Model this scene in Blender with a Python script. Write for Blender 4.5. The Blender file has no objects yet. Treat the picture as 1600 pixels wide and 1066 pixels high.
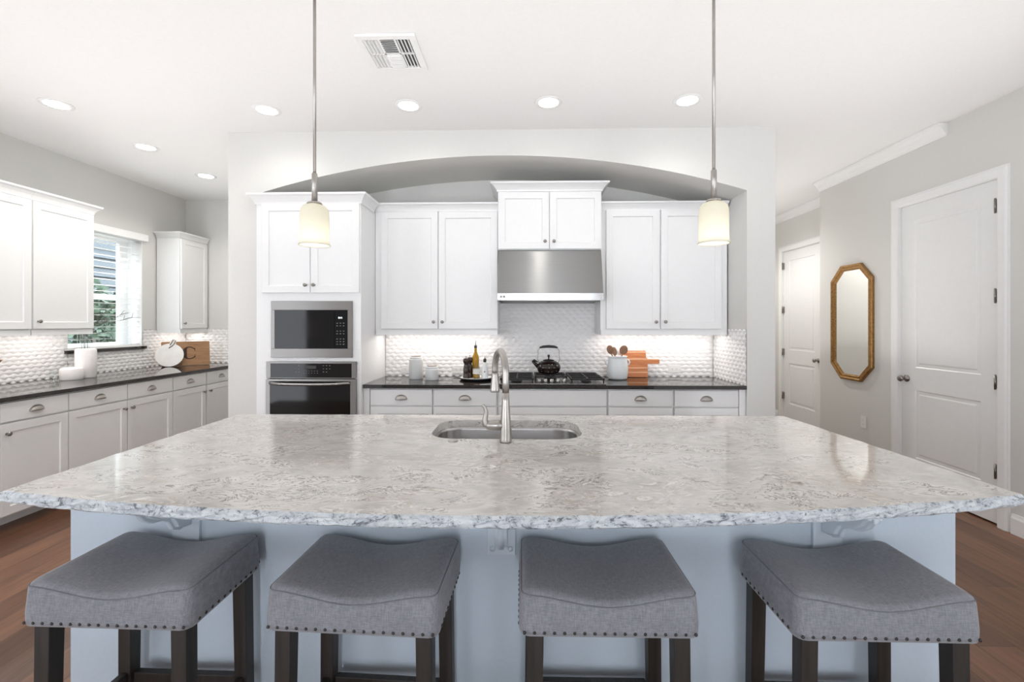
import bpy, bmesh, math, random
from mathutils import Vector, Matrix, geometry

random.seed(7)
SC = bpy.context.scene
COL = SC.collection

# ------------------------------------------------------------------ camera, world, exposure
CEIL = 2.96
LEFT, RIGHT = -4.25, 3.28
cam_d = bpy.data.cameras.new('camera')
cam_d.sensor_width = 36.0
cam_d.lens = 711 / 1600 * 36.0
cam_d.shift_y = -28 / 1600
cam_d.clip_start = 0.02
cam = bpy.data.objects.new('camera', cam_d)
COL.objects.link(cam)
cam.location = (0, 0, 1.41)
cam.rotation_euler = (math.radians(90), 0, math.atan(18 / 711))
SC.camera = cam

SC.view_settings.view_transform = 'Standard'
SC.view_settings.look = 'None'
SC.view_settings.gamma = 1
SC.view_settings.use_curve_mapping = False
SC.view_settings.exposure = 0.33

W_BASE = 0.60          # brightness of the open living space around the kitchen
W_BAND = 2.2         # brightness of window bands, and of side bands added to light the walls
RECESSED_W = 14
UNDERCAB_W = 2.0
PENDANT_W = 0.40
WASH_W = 24


def world_setup():
    w = bpy.data.worlds.new('daylight')
    SC.world = w
    w.use_nodes = True
    nt = w.node_tree
    nt.nodes.clear()
    N, L = nt.nodes.new, nt.links.new
    out = N('ShaderNodeOutputWorld')
    bg = N('ShaderNodeBackground')
    tc = N('ShaderNodeTexCoord')
    sep = N('ShaderNodeSeparateXYZ')
    L(tc.outputs['Generated'], sep.inputs[0])

    def m(op, a, b=None, c=None):
        n = N('ShaderNodeMath')
        n.operation = op
        for i, v in enumerate((a, b, c)):
            if v is None:
                continue
            if isinstance(v, (int, float)):
                n.inputs[i].default_value = v
            else:
                L(v, n.inputs[i])
        return n.outputs[0]
    x, y, z = sep.outputs
    az = m('ARCTAN2', x, m('MULTIPLY', y, -1.0))      # 0 straight behind the camera
    elev = m('MULTIPLY', m('GREATER_THAN', z, -0.28), m('LESS_THAN', z, 0.42))

    def band(c, hw):
        return m('LESS_THAN', m('ABSOLUTE', m('SUBTRACT', az, c)), hw)
    tall = m('MULTIPLY', m('GREATER_THAN', z, -0.62), m('LESS_THAN', z, -0.2799))
    tot = m('ADD', m('MULTIPLY', band(0.045, 0.035), 7.0), m('MULTIPLY', band(-0.50, 0.05), 2.0))
    low = m('MULTIPLY', m('MULTIPLY', band(0.045, 0.035), 7.0), tall)  # narrow band continued lower, added to strengthen the hood streak
    tot = m('ADD', tot, band(-1.05, 0.30))  # wide side bands added to brighten the left and right walls
    tot = m('ADD', tot, m('MULTIPLY', band(1.05, 0.30), 0.65))
    tot = m('ADD', m('MULTIPLY', tot, elev), low)
    bands = N('ShaderNodeVectorMath')
    bands.operation = 'SCALE'
    bands.inputs[0].default_value = (W_BAND * 0.93, W_BAND * 0.98, W_BAND * 1.06)
    L(tot, bands.inputs['Scale'])
    room = N('ShaderNodeVectorMath')
    room.operation = 'ADD'
    room.inputs[1].default_value = (W_BASE * 1.0, W_BASE * 0.995, W_BASE * 0.995)
    L(bands.outputs[0], room.inputs[0])
    # open sky higher up: only the ground outside the window and its blind see it
    sky = N('ShaderNodeMix')
    sky.data_type = 'RGBA'
    L(m('GREATER_THAN', z, 0.45), sky.inputs['Factor'])
    L(room.outputs[0], sky.inputs['A'])
    sky.inputs['B'].default_value = (14.0, 14.5, 15.2, 1)
    L(sky.outputs['Result'], bg.inputs['Color'])
    bg.inputs['Strength'].default_value = 1.0
    L(bg.outputs[0], out.inputs[0])


world_setup()


def ceiling_wash(x0, x1, y0, y1, z, watts):
    """Added unseen area light facing up to brighten the ceiling."""
    ld = bpy.data.lights.new('ceiling_fill', 'AREA')
    ld.shape = 'RECTANGLE'
    ld.size, ld.size_y = x1 - x0, y1 - y0
    ld.energy = watts
    ld.spread = math.radians(120)
    ld.color = (1, 0.985, 0.97)
    o = bpy.data.objects.new('ceiling_fill', ld)
    COL.objects.link(o)
    o.location = ((x0 + x1) / 2, (y0 + y1) / 2, z)
    o.rotation_euler = (math.pi, 0, 0)


ceiling_wash(-3.6, 2.9, 0.6, 3.3, 1.75, WASH_W)
ceiling_wash(-3.3, -2.5, 3.0, 5.3, 1.2, WASH_W * 0.20)
ceiling_wash(2.1, 3.2, 3.4, 7.0, 1.0, WASH_W * 0.40)


def cabinet_fill(loc, aim, watts):
    """Added spot without a fixture, aimed to brighten the left base cabinets."""
    ld = bpy.data.lights.new('cabinet_fill', 'SPOT')
    ld.energy = watts
    ld.spot_size = math.radians(72)
    ld.spot_blend = 0.8
    ld.shadow_soft_size = 0.08
    ld.color = (1, 0.975, 0.94)
    o = bpy.data.objects.new('cabinet_fill', ld)
    COL.objects.link(o)
    o.location = loc
    o.rotation_euler = (Vector(aim) - Vector(loc)).to_track_quat('-Z', 'Y').to_euler()


cabinet_fill((-2.5, 1.9, CEIL - 0.02), (-3.47, 3.7, 0.1), 50)

# ------------------------------------------------------------------ materials


class NT:
    def __init__(self, name):
        self.m = bpy.data.materials.new(name)
        self.m.use_nodes = True
        self.t = self.m.node_tree
        self.b = self.t.nodes['Principled BSDF']
        self.out = self.t.nodes['Material Output']

    def n(self, typ, **kw):
        n = self.t.nodes.new('ShaderNode' + typ)
        for k, v in kw.items():
            if hasattr(n, k):
                setattr(n, k, v)
            else:
                n.inputs[k].default_value = v
        return n

    def l(self, a, b):
        self.t.links.new(a, b)

    def coords(self, scale=(1, 1, 1), rot=(0, 0, 0), space='Object'):
        tc = self.n('TexCoord')
        mp = self.n('Mapping')
        mp.inputs['Scale'].default_value = scale
        mp.inputs['Rotation'].default_value = rot
        self.l(tc.outputs[space], mp.inputs['Vector'])
        return mp.outputs[0]

    def noise(self, vec, scale, detail=3, rough=0.5, dist=0.0):
        n = self.n('TexNoise')
        n.inputs['Scale'].default_value = scale
        n.inputs['Detail'].default_value = detail
        n.inputs['Roughness'].default_value = rough
        n.inputs['Distortion'].default_value = dist
        self.l(vec, n.inputs['Vector'])
        return n.outputs['Fac']

    def ramp(self, fac, stops):
        r = self.n('ValToRGB')
        els = r.color_ramp.elements
        while len(els) < len(stops):
            els.new(0.5)
        for e, (p, c) in zip(els, stops):
            e.position = p
            e.color = (c, c, c, 1) if isinstance(c, (int, float)) else (*c, 1)
        self.l(fac, r.inputs[0])
        return r.outputs[0]

    def mix(self, fac, a, b, mode='MIX'):
        n = self.n('Mix')
        n.data_type = 'RGBA'
        n.blend_type = mode
        for k, v in (('Factor', fac), ('A', a), ('B', b)):
            if isinstance(v, (int, float)):
                n.inputs[k].default_value = v if k == 'Factor' else (v, v, v, 1)
            elif isinstance(v, tuple):
                n.inputs[k].default_value = (*v, 1)
            else:
                self.l(v, n.inputs[k])
        return n.outputs['Result']

    def math(self, op, a, b=0.0):
        n = self.n('Math')
        n.operation = op
        for i, v in enumerate((a, b)):
            if isinstance(v, (int, float)):
                n.inputs[i].default_value = v
            else:
                self.l(v, n.inputs[i])
        return n.outputs[0]

    def bump(self, h, strength=0.2, dist=0.002):
        b = self.n('Bump')
        b.inputs['Strength'].default_value = strength
        b.inputs['Distance'].default_value = dist
        self.l(h, b.inputs['Height'])
        self.l(b.outputs[0], self.b.inputs['Normal'])

    def set(self, **kw):
        for k, v in kw.items():
            i = self.b.inputs[k.replace('_', ' ')]
            if isinstance(v, (int, float)):
                i.default_value = v
            elif isinstance(v, tuple):
                i.default_value = (*v, 1)
            else:
                self.l(v, i)
        return self


M = {}


def plain(name, col, rough=0.5, metal=0.0, nscale=0, var=0.04, bump=0.0, **kw):
    """A paint or metal with slight procedural variation."""
    t = NT(name)
    v = t.coords()
    f = t.noise(v, nscale or 30, 3)
    lo = tuple(max(0, c * (1 - var)) for c in col)
    hi = tuple(min(1, c * (1 + var)) for c in col)
    t.set(Base_Color=t.ramp(f, [(0.3, lo), (0.7, hi)]), Roughness=rough, Metallic=metal, **kw)
    if bump:
        t.bump(t.noise(v, (nscale or 30) * 3, 2), bump, 0.001)
    M[name] = t.m
    return t


plain('wall_paint', (0.69, 0.682, 0.655), 0.75, nscale=90, var=0.012, bump=0.25)
plain('ceiling_paint', (0.86, 0.855, 0.85), 0.85, nscale=60, var=0.012, bump=0.35)
plain('trim_paint', (0.85, 0.85, 0.845), 0.35, var=0.01)
plain('door_paint', (0.82, 0.82, 0.815), 0.35, var=0.01)
plain('cabinet_paint', (0.83, 0.83, 0.828), 0.32, var=0.008)
plain('island_blue_grey', (0.50, 0.57, 0.645), 0.65, nscale=90, var=0.015, bump=0.3)  # even blue-grey over the island panels
plain('corbel_paint', (0.54, 0.60, 0.66), 0.4, var=0.01)
plain('tile', (0.86, 0.85, 0.845), 0.12, var=0.01)
plain('nickel', (0.46, 0.435, 0.41), 0.32, 1.0, var=0.05)
plain('dark_nickel', (0.30, 0.28, 0.26), 0.30, 1.0, var=0.05)
plain('chrome', (0.75, 0.74, 0.73), 0.12, 1.0, var=0.02)
plain('black_glass', (0.004, 0.004, 0.005), 0.04, var=0.1, Specular_IOR_Level=0.22)
plain('oven_glass', (0.006, 0.004, 0.0035), 0.05, var=0.1, Specular_IOR_Level=0.22)
plain('black_plastic', (0.015, 0.015, 0.016), 0.35, var=0.1)
plain('cast_iron', (0.012, 0.011, 0.011), 0.5, var=0.2, bump=0.2)
plain('kettle_enamel', (0.012, 0.0055, 0.004), 0.10, var=0.3)
plain('ceramic', (0.74, 0.76, 0.77), 0.22, var=0.01)
plain('canister_ceramic', (0.66, 0.67, 0.66), 0.4, var=0.015)
plain('lid_wood', (0.34, 0.30, 0.27), 0.5, var=0.1)
plain('wax', (0.83, 0.80, 0.79), 0.55, var=0.015)
plain('marble', (0.80, 0.78, 0.75), 0.25, nscale=14, var=0.05)
plain('leather', (0.10, 0.05, 0.03), 0.6, var=0.15)
plain('mill_wood', (0.028, 0.013, 0.009), 0.18, var=0.3)
plain('cork', (0.05, 0.035, 0.03), 0.6, var=0.2)
plain('label_paper', (0.72, 0.70, 0.66), 0.7, var=0.03)
plain('outlet_plastic', (0.80, 0.79, 0.77), 0.35, var=0.01)
plain('slot_dark', (0.03, 0.03, 0.03), 0.6, var=0.1)
plain('vent_dark', (0.10, 0.10, 0.11), 0.8, var=0.1)
plain('print_grey', (0.16, 0.16, 0.16), 0.5, var=0.05)
plain('blind', (0.92, 0.92, 0.91), 0.45, var=0.01)
plain('twig', (0.14, 0.12, 0.11), 0.8, var=0.25)
plain('siding', (0.085, 0.10, 0.115), 0.8, nscale=8, var=0.08)
plain('soil', (0.07, 0.055, 0.04), 0.95, nscale=12, var=0.3)
plain('nail_metal', (0.05, 0.045, 0.045), 0.3, 0.8, var=0.1)
plain('thread', (0.17, 0.173, 0.19), 0.9, var=0.1)
plain('filter_mesh', (0.22, 0.22, 0.22), 0.4, 0.9, var=0.1)


def steel(name, col, rough, stretch=(1, 1, 120), aniso=0.0, bstr=0.08):
    t = NT(name)
    v = t.coords(stretch)
    f = t.noise(v, 6, 4, 0.6)
    t.set(Base_Color=t.ramp(f, [(0.3, tuple(c * 0.93 for c in col)), (0.7, tuple(min(1, c * 1.05) for c in col))]),
          Metallic=1.0, Roughness=rough)
    if aniso:
        # brushed along x: the micro-roughness is greatest along z, so highlights draw out vertically
        tg = t.n('CombineXYZ')
        tg.inputs[2].default_value = 1.0
        t.l(tg.outputs[0], t.b.inputs['Tangent'])
        t.set(Anisotropic=aniso, Anisotropic_Rotation=0.0)
    else:
        t.bump(f, bstr, 0.0008)
    M[name] = t.m


steel('steel', (0.30, 0.293, 0.285), 0.35, (1, 1, 140), 0.96)
steel('steel_bright', (0.38, 0.375, 0.37), 0.25, (1, 1, 140))
steel('sink_steel', (0.50, 0.49, 0.485), 0.24, (1, 1, 140))


def emissive(name, col, s):
    t = NT(name)
    f = t.noise(t.coords(), 20, 1)
    c = t.ramp(f, [(0.2, tuple(x * 0.98 for x in col)), (0.8, col)])
    t.set(Base_Color=tuple(0.9 * min(1, s) for _ in range(3)), Emission_Color=c, Emission_Strength=s)
    M[name] = t.m


emissive('lamp_disc', (1, 0.985, 0.96), 9)
emissive('light_bar', (1, 0.95, 0.90), 2.5)
emissive('bulb', (1, 0.95, 0.86), 2.5)
emissive('display_white', (0.85, 0.95, 1.0), 0.9)
emissive('display_green', (0.45, 0.50, 0.30), 0.02)


def shade_glass():
    t = NT('shade_glass')
    f = t.noise(t.coords(), 12, 2)
    col = t.ramp(f, [(0.2, (0.79, 0.775, 0.70)), (0.8, (0.84, 0.825, 0.75))])
    tr = t.n('BsdfTranslucent')
    di = t.n('BsdfDiffuse')
    gl = t.n('BsdfGlossy')
    gl.inputs['Roughness'].default_value = 0.25
    t.l(col, tr.inputs['Color'])
    t.l(col, di.inputs['Color'])
    a = t.n('MixShader')
    a.inputs[0].default_value = 0.5
    t.l(tr.outputs[0], a.inputs[1])
    t.l(di.outputs[0], a.inputs[2])
    b = t.n('MixShader')
    b.inputs[0].default_value = 0.05
    t.l(a.outputs[0], b.inputs[1])
    t.l(gl.outputs[0], b.inputs[2])
    t.l(b.outputs[0], t.out.inputs['Surface'])
    M['shade_glass'] = t.m


shade_glass()


def glass(name, col, rough=0.02, mixf=0.12):
    """Thin clear glass: mostly transparent with a glossy reflection."""
    t = NT(name)
    f = t.noise(t.coords(), 10, 1)
    c = t.ramp(f, [(0.2, tuple(x * 0.98 for x in col)), (0.8, col)])
    tr = t.n('BsdfTransparent')
    gl = t.n('BsdfGlossy')
    gl.inputs['Roughness'].default_value = rough
    t.l(c, tr.inputs['Color'])
    fr = t.n('LayerWeight')
    fr.inputs[0].default_value = 0.5
    mx = t.n('MixShader')
    t.l(t.math('ADD', t.math('MULTIPLY', t.math('POWER', fr.outputs['Facing'], 5.0), 0.8), 0.04 + mixf * 0.3), mx.inputs[0])
    t.l(tr.outputs[0], mx.inputs[1])
    t.l(gl.outputs[0], mx.inputs[2])
    t.l(mx.outputs[0], t.out.inputs['Surface'])
    M[name] = t.m


glass('clear_glass', (0.93, 0.95, 0.95))
glass('pane_glass', (0.94, 0.97, 0.97), 0.0, 0.0)
plain('oil', (0.50, 0.27, 0.008), 0.06, var=0.15, Transmission_Weight=0.35)


def mirror_glass():
    t = NT('mirror_glass')
    f = t.noise(t.coords(), 5, 1)
    t.set(Base_Color=t.ramp(f, [(0.2, (0.90, 0.92, 0.92)), (0.8, (0.93, 0.94, 0.94))]), Metallic=1.0, Roughness=0.02)
    M['mirror_glass'] = t.m


mirror_glass()


def gold_frame():
    t = NT('antique_gold')
    v = t.coords()
    f = t.noise(v, 60, 4, 0.7)
    t.set(Base_Color=t.ramp(f, [(0.25, (0.16, 0.075, 0.022)), (0.6, (0.40, 0.22, 0.075)), (0.85, (0.58, 0.36, 0.14))]),
          Metallic=0.65, Roughness=0.38)
    t.bump(f, 0.2, 0.001)
    M['antique_gold'] = t.m


gold_frame()


def wood(name, dark, light, grain=(2, 30, 30), rough=0.45, scale=2.0):
    t = NT(name)
    v = t.coords(grain)
    f = t.noise(v, scale, 6, 0.6, 0.6)
    t.set(Base_Color=t.ramp(f, [(0.3, dark), (0.7, light)]), Roughness=rough)
    t.bump(f, 0.1, 0.001)
    M[name] = t.m


wood('leg_wood', (0.011, 0.009, 0.0075), (0.032, 0.025, 0.021), (20, 20, 1.5), 0.5)
wood('board_wood', (0.27, 0.135, 0.060), (0.42, 0.235, 0.115), (3, 30, 30), 0.5)
wood('letter_wood', (0.030, 0.010, 0.006), (0.045, 0.016, 0.009), (3, 30, 30), 0.6)
wood('spoon_wood', (0.20, 0.10, 0.055), (0.36, 0.20, 0.12), (30, 30, 3), 0.5)
wood('basket_wood', (0.14, 0.06, 0.02), (0.34, 0.17, 0.06), (20, 20, 20), 0.6)


def striped_board(name, stripes):
    t = NT(name)
    v = t.coords((3, 30, 30))
    f = t.noise(v, 2.0, 6, 0.6, 0.6)
    base = t.ramp(f, [(0.3, (0.36, 0.105, 0.030)), (0.7, (0.56, 0.22, 0.075))])
    light = t.ramp(f, [(0.3, (0.58, 0.31, 0.16)), (0.7, (0.70, 0.44, 0.27))])
    tc = t.n('TexCoord')
    sp = t.n('SeparateXYZ')
    t.l(tc.outputs['Object'], sp.inputs[0])
    tot = None
    for z, hw in stripes:
        d = t.math('LESS_THAN', t.math('ABSOLUTE', t.math('SUBTRACT', sp.outputs[2], z)), hw)
        tot = d if tot is None else t.math('ADD', tot, d)
    t.set(Base_Color=t.mix(tot, base, light), Roughness=0.4)
    M[name] = t.m


striped_board('paddle_board_wood', [(0.165, 0.007), (0.085, 0.004), (0.045, 0.005)])
striped_board('back_board_wood', [(0.226, 0.007)])


def floor_wood():
    t = NT('floor_wood')
    tc = t.n('TexCoord')
    sp = t.n('SeparateXYZ')
    cb = t.n('CombineXYZ')
    t.l(tc.outputs['Object'], sp.inputs[0])
    t.l(sp.outputs[1], cb.inputs[0])
    t.l(sp.outputs[0], cb.inputs[1])
    br = t.n('TexBrick')
    br.offset = 0.37
    br.inputs['Scale'].default_value = 1.0
    br.inputs['Brick Width'].default_value = 1.25
    br.inputs['Row Height'].default_value = 0.165
    br.inputs['Mortar Size'].default_value = 0.0018
    br.inputs['Mortar Smooth'].default_value = 0.3
    br.inputs['Bias'].default_value = 0.0
    br.inputs['Color1'].default_value = (0.0, 0.0, 0.0, 1)
    br.inputs['Color2'].default_value = (1, 1, 1, 1)
    br.inputs['Mortar'].default_value = (0.5, 0.5, 0.5, 1)
    t.l(cb.outputs[0], br.inputs['Vector'])
    tone = t.ramp(br.outputs['Color'], [(0.0, (0.100, 0.043, 0.022)), (0.5, (0.160, 0.072, 0.036)), (1.0, (0.225, 0.106, 0.057))])
    v = t.coords((14, 1.0, 1))
    g = t.noise(v, 2.2, 7, 0.65, 0.8)
    grain = t.ramp(g, [(0.25, 0.50), (0.55, 1.0), (0.8, 1.28)])
    c = t.mix(1.0, tone, grain, 'MULTIPLY')
    seam = t.ramp(br.outputs['Fac'], [(0.0, 1.0), (1.0, 0.35)])
    c = t.mix(1.0, c, seam, 'MULTIPLY')
    t.set(Base_Color=c, Roughness=0.36)
    t.bump(g, 0.08, 0.001)
    M['floor_wood'] = t.m


floor_wood()


def quartz():
    t = NT('island_quartz')
    v = t.coords((1.0, 1.7, 1.7), (0, 0, math.radians(-14)))
    big = t.noise(v, 1.4, 4, 0.6, 1.4)
    mid = t.noise(v, 2.6, 7, 0.62, 2.0)
    fine = t.noise(v, 9, 8, 0.72, 1.6)
    zone = t.ramp(big, [(0.45, 0.0), (0.56, 1.0)])
    base = t.ramp(mid, [(0.36, (0.50, 0.48, 0.455)), (0.50, (0.60, 0.58, 0.555)), (0.60, (0.69, 0.67, 0.64))])
    white = t.ramp(fine, [(0.50, 0.0), (0.58, 1.0)])
    c = t.mix(t.math('MULTIPLY', white, t.math('ADD', t.math('MULTIPLY', zone, 0.62), 0.30)), base, (0.82, 0.80, 0.77))
    # warm olive-grey patches inside the drifts
    tint = t.ramp(t.noise(v, 9, 6, 0.7, 2.0), [(0.50, 0.0), (0.60, 0.75)])
    c = t.mix(t.math('MULTIPLY', tint, zone), c, (0.42, 0.375, 0.32))
    # thin dark crackle lines gathered in drifts
    r1 = t.math('ABSOLUTE', t.math('SUBTRACT', t.noise(v, 9, 7, 0.68, 2.6), 0.5))
    line = t.ramp(r1, [(0.0, 1.0), (0.012, 0.8), (0.028, 0.0)])
    gate = t.ramp(t.noise(v, 2.6, 5, 0.65, 1.8), [(0.50, 0.0), (0.57, 1.0)])
    c = t.mix(t.math('MULTIPLY', t.math('MULTIPLY', line, gate), 0.85), c, (0.10, 0.085, 0.07))
    t.set(Base_Color=c, Roughness=0.07, Specular_IOR_Level=0.5)
    M['island_quartz'] = t.m
    # the chiselled edge shows fresh, bluer broken stone with dark flecks
    t = NT('quartz_edge')
    v = t.coords((1, 1, 1.6))
    a = t.noise(v, 26, 5, 0.7, 1.0)
    b = t.noise(v, 70, 4, 0.7, 0.5)
    c = t.ramp(a, [(0.36, (0.12, 0.135, 0.155)), (0.43, (0.42, 0.46, 0.50)), (0.58, (0.60, 0.63, 0.66))])
    fl = t.ramp(b, [(0.36, 1.0), (0.43, 0.0)])
    c = t.mix(t.math('MULTIPLY', fl, 0.8), c, (0.07, 0.075, 0.085))
    t.set(Base_Color=c, Roughness=0.35)
    t.bump(a, 0.6, 0.006)
    M['quartz_edge'] = t.m
    t = NT('black_granite')
    v = t.coords()
    f = t.noise(v, 220, 3, 0.6)
    t.set(Base_Color=t.ramp(f, [(0.5, (0.010, 0.008, 0.008)), (0.72, (0.045, 0.035, 0.033))]), Roughness=0.045,
          Specular_IOR_Level=0.75)
    M['black_granite'] = t.m


quartz()


def fabric():
    t = NT('grey_linen')
    v1 = t.coords((55, 380, 380))
    v2 = t.coords((380, 55, 55))
    v3 = t.coords()
    a = t.noise(v1, 1.0, 2, 0.6)
    b = t.noise(v2, 1.0, 2, 0.6)
    s = t.math('ADD', t.math('MULTIPLY', a, 0.5), t.math('MULTIPLY', b, 0.5))
    c = t.ramp(s, [(0.36, (0.160, 0.163, 0.184)), (0.64, (0.250, 0.254, 0.282))])
    mott = t.ramp(t.noise(v3, 9, 4, 0.6), [(0.3, 0.92), (0.7, 1.06)])
    t.set(Base_Color=t.mix(1.0, c, mott, 'MULTIPLY'), Roughness=0.92, Sheen_Weight=0.25)
    t.bump(s, 0.35, 0.0015)
    M['grey_linen'] = t.m


fabric()


def leaves():
    t = NT('leaf_green')
    f = t.noise(t.coords(), 14, 4, 0.7)
    t.set(Base_Color=t.ramp(f, [(0.3, (0.008, 0.022, 0.012)), (0.7, (0.055, 0.095, 0.055))]), Roughness=0.7)
    M['leaf_green'] = t.m


leaves()

# ------------------------------------------------------------------ mesh helpers


class MB:
    def __init__(self):
        self.v, self.f, self.s = [], [], []

    def add(self, vs, fs, smooth=False):
        o = len(self.v)
        self.v += [tuple(p) for p in vs]
        self.f += [[i + o for i in q] for q in fs]
        self.s += [smooth] * len(fs)
        return self

    def box(self, x0, x1, y0, y1, z0, z1):
        vs = [(x, y, z) for z in (z0, z1) for y in (y0, y1) for x in (x0, x1)]
        return self.add(vs, [(0, 2, 3, 1), (4, 5, 7, 6), (0, 1, 5, 4), (2, 6, 7, 3), (0, 4, 6, 2), (1, 3, 7, 5)])

    def prism(self, poly, axis, a, b, smooth=False):
        """Extrude a 2D polygon; axis x: (y,z), y: (x,z), z: (x,y)."""
        def p3(q, c):
            return {'x': (c, q[0], q[1]), 'y': (q[0], c, q[1]), 'z': (q[0], q[1], c)}[axis]
        n = len(poly)
        vs = [p3(q, a) for q in poly] + [p3(q, b) for q in poly]
        self.add(vs, [list(range(n)), list(range(n, 2 * n))])
        o = len(self.v) - 2 * n
        for i in range(n):
            j = (i + 1) % n
            self.f.append([o + i, o + j, o + n + j, o + n + i])
            self.s.append(smooth)
        return self

    def lathe(self, prof, c=(0, 0, 0), n=32, axis='z'):
        vs, fs = [], []
        for r, h in prof:
            for k in range(n):
                a = 2 * math.pi * k / n
                x, y = r * math.cos(a), r * math.sin(a)
                q = {'z': (x, y, h), 'y': (x, h, y), 'x': (h, x, y)}[axis]
                vs.append((q[0] + c[0], q[1] + c[1], q[2] + c[2]))
        for i in range(len(prof) - 1):
            for k in range(n):
                k2 = (k + 1) % n
                fs.append((i * n + k, i * n + k2, (i + 1) * n + k2, (i + 1) * n + k))
        self.add(vs, fs, True)
        o = len(self.v) - len(vs)
        if prof[0] == prof[-1]:
            return self
        if prof[0][0] > 1e-6:
            self.f.append([o + k for k in range(n)])
            self.s.append(False)
        if prof[-1][0] > 1e-6:
            self.f.append([o + (len(prof) - 1) * n + k for k in range(n)])
            self.s.append(False)
        return self

    def shell(self, prof, c=(0, 0, 0), n=32):
        """Open lathe surface (no caps)."""
        m = MB().lathe(prof, c, n)
        k = (len(prof) - 1) * n
        return self.add(m.v, m.f[:k], True)

    def tube(self, pts, r, n=10, caps=True):
        pts = [Vector(p) for p in pts]
        rs = r if isinstance(r, (list, tuple)) else [r] * len(pts)
        vs, fs = [], []
        up = None
        for i, p in enumerate(pts):
            t = (pts[min(i + 1, len(pts) - 1)] - pts[max(i - 1, 0)]).normalized()
            if up is None:
                up = Vector((0, 0, 1)) if abs(t.z) < 0.9 else Vector((0, 1, 0))
            s = t.cross(up).normalized()
            up = s.cross(t).normalized()
            for k in range(n):
                a = 2 * math.pi * k / n
                vs.append(p + (s * math.cos(a) + up * math.sin(a)) * rs[i])
        for i in range(len(pts) - 1):
            for k in range(n):
                k2 = (k + 1) % n
                fs.append((i * n + k, i * n + k2, (i + 1) * n + k2, (i + 1) * n + k))
        self.add(vs, fs, True)
        o = len(self.v) - len(vs)
        if caps:
            self.f.append([o + k for k in range(n)])
            self.f.append([o + (len(pts) - 1) * n + k for k in range(n)])
            self.s += [False, False]
        return self

    def ball(self, c, rx, ry=None, rz=None, n=20, m=12):
        ry, rz = ry or rx, rz or rx
        prof = [(math.sin(math.pi * i / m), -math.cos(math.pi * i / m)) for i in range(m + 1)]
        q = MB().lathe(prof, (0, 0, 0), n)
        return self.add([(x * rx + c[0], y * ry + c[1], z * rz + c[2]) for x, y, z in q.v], q.f, True)

    def shaker(self, x0, x1, z0, z1, yf, t=0.02, fr=0.056, rec=0.009):
        """Flat-panel door: front frame around a recessed centre, front facing -y."""
        def loop(d, y):
            return [(x0 + d, y, z0 + d), (x1 - d, y, z0 + d), (x1 - d, y, z1 - d), (x0 + d, y, z1 - d)]
        vs = loop(0, yf + t) + loop(0, yf + 0.002) + loop(0.002, yf) + loop(fr, yf) + loop(fr + 0.004, yf + rec)
        fs = [(0, 1, 2, 3), (16, 17, 18, 19)]
        for k in range(4):
            for i in range(4):
                j = (i + 1) % 4
                fs.append((k * 4 + i, k * 4 + j, k * 4 + 4 + j, k * 4 + 4 + i))
        return self.add(vs, fs)

    def xf(self, mat):
        self.v = [tuple(mat @ Vector(p)) for p in self.v]
        return self

    def sweep(self, path, prof):
        """Sweep a moulding profile [(out, z)] along a 2D path; 'out' points to the path's right-hand side."""
        n, k = len(path), len(prof)
        P = [Vector(p) for p in path]
        nor = []
        for i in range(n - 1):
            d = (P[i + 1] - P[i]).normalized()
            nor.append(Vector((d.y, -d.x)))
        vs = []
        for i in range(n):
            if i == 0:
                o = nor[0]
            elif i == n - 1:
                o = nor[-1]
            else:
                o = (nor[i - 1] + nor[i]) / (1 + nor[i - 1].dot(nor[i]))
            for a, z in prof:
                vs.append((P[i].x + o.x * a, P[i].y + o.y * a, z))
        fs = [list(range(k)), list(range((n - 1) * k, n * k))]
        for i in range(n - 1):
            for j in range(k):
                j2 = (j + 1) % k
                fs.append((i * k + j, i * k + j2, (i + 1) * k + j2, (i + 1) * k + j))
        return self.add(vs, fs)

    def mesh(self, name):
        me = bpy.data.meshes.new(name)
        me.from_pydata(self.v, [], self.f)
        me.polygons.foreach_set('use_smooth', self.s)
        bm = bmesh.new()
        bm.from_mesh(me)
        bmesh.ops.recalc_face_normals(bm, faces=bm.faces)
        bm.to_mesh(me)
        bm.free()
        me.update()
        return me


def part(name, mb, mat, parent=None, bevel=0.0, label=None, seg=2):
    me = mb.mesh(name)
    me.materials.append(M[mat] if isinstance(mat, str) else mat)
    o = bpy.data.objects.new(name, me)
    COL.objects.link(o)
    if parent is not None:
        o.parent = parent
    if bevel:
        b = o.modifiers.new('bevel', 'BEVEL')
        b.width = bevel
        b.segments = seg
        b.limit_method = 'ANGLE'
        b.angle_limit = math.radians(40)
    if label:
        o['label'] = label
    return o


def tag(o, label, cat, group=None):
    o['label'] = label
    o['category'] = cat
    if group:
        o['group'] = group
    return o


def thing(name, label, cat, loc=(0, 0, 0), rz=0.0, group=None):
    o = bpy.data.objects.new(name, None)
    o.empty_display_size = 0.05
    COL.objects.link(o)
    o.location = loc
    o.rotation_euler = (0, 0, rz)
    return tag(o, label, cat, group)


def struct(name, mb, mat, bevel=0.0, parent=None):
    o = part(name, mb, mat, parent, bevel)
    if parent is None:
        o['kind'] = 'structure'
    return o


def struct_root(name, loc=(0, 0, 0), rz=0.0):
    o = bpy.data.objects.new(name, None)
    COL.objects.link(o)
    o.location = loc
    o.rotation_euler = (0, 0, rz)
    o['kind'] = 'structure'
    return o


def arc_pts(c, r, a0, a1, n):
    return [(c[0] + r * math.cos(math.radians(a0 + (a1 - a0) * i / n)),
             c[1] + r * math.sin(math.radians(a0 + (a1 - a0) * i / n))) for i in range(n + 1)]


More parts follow.
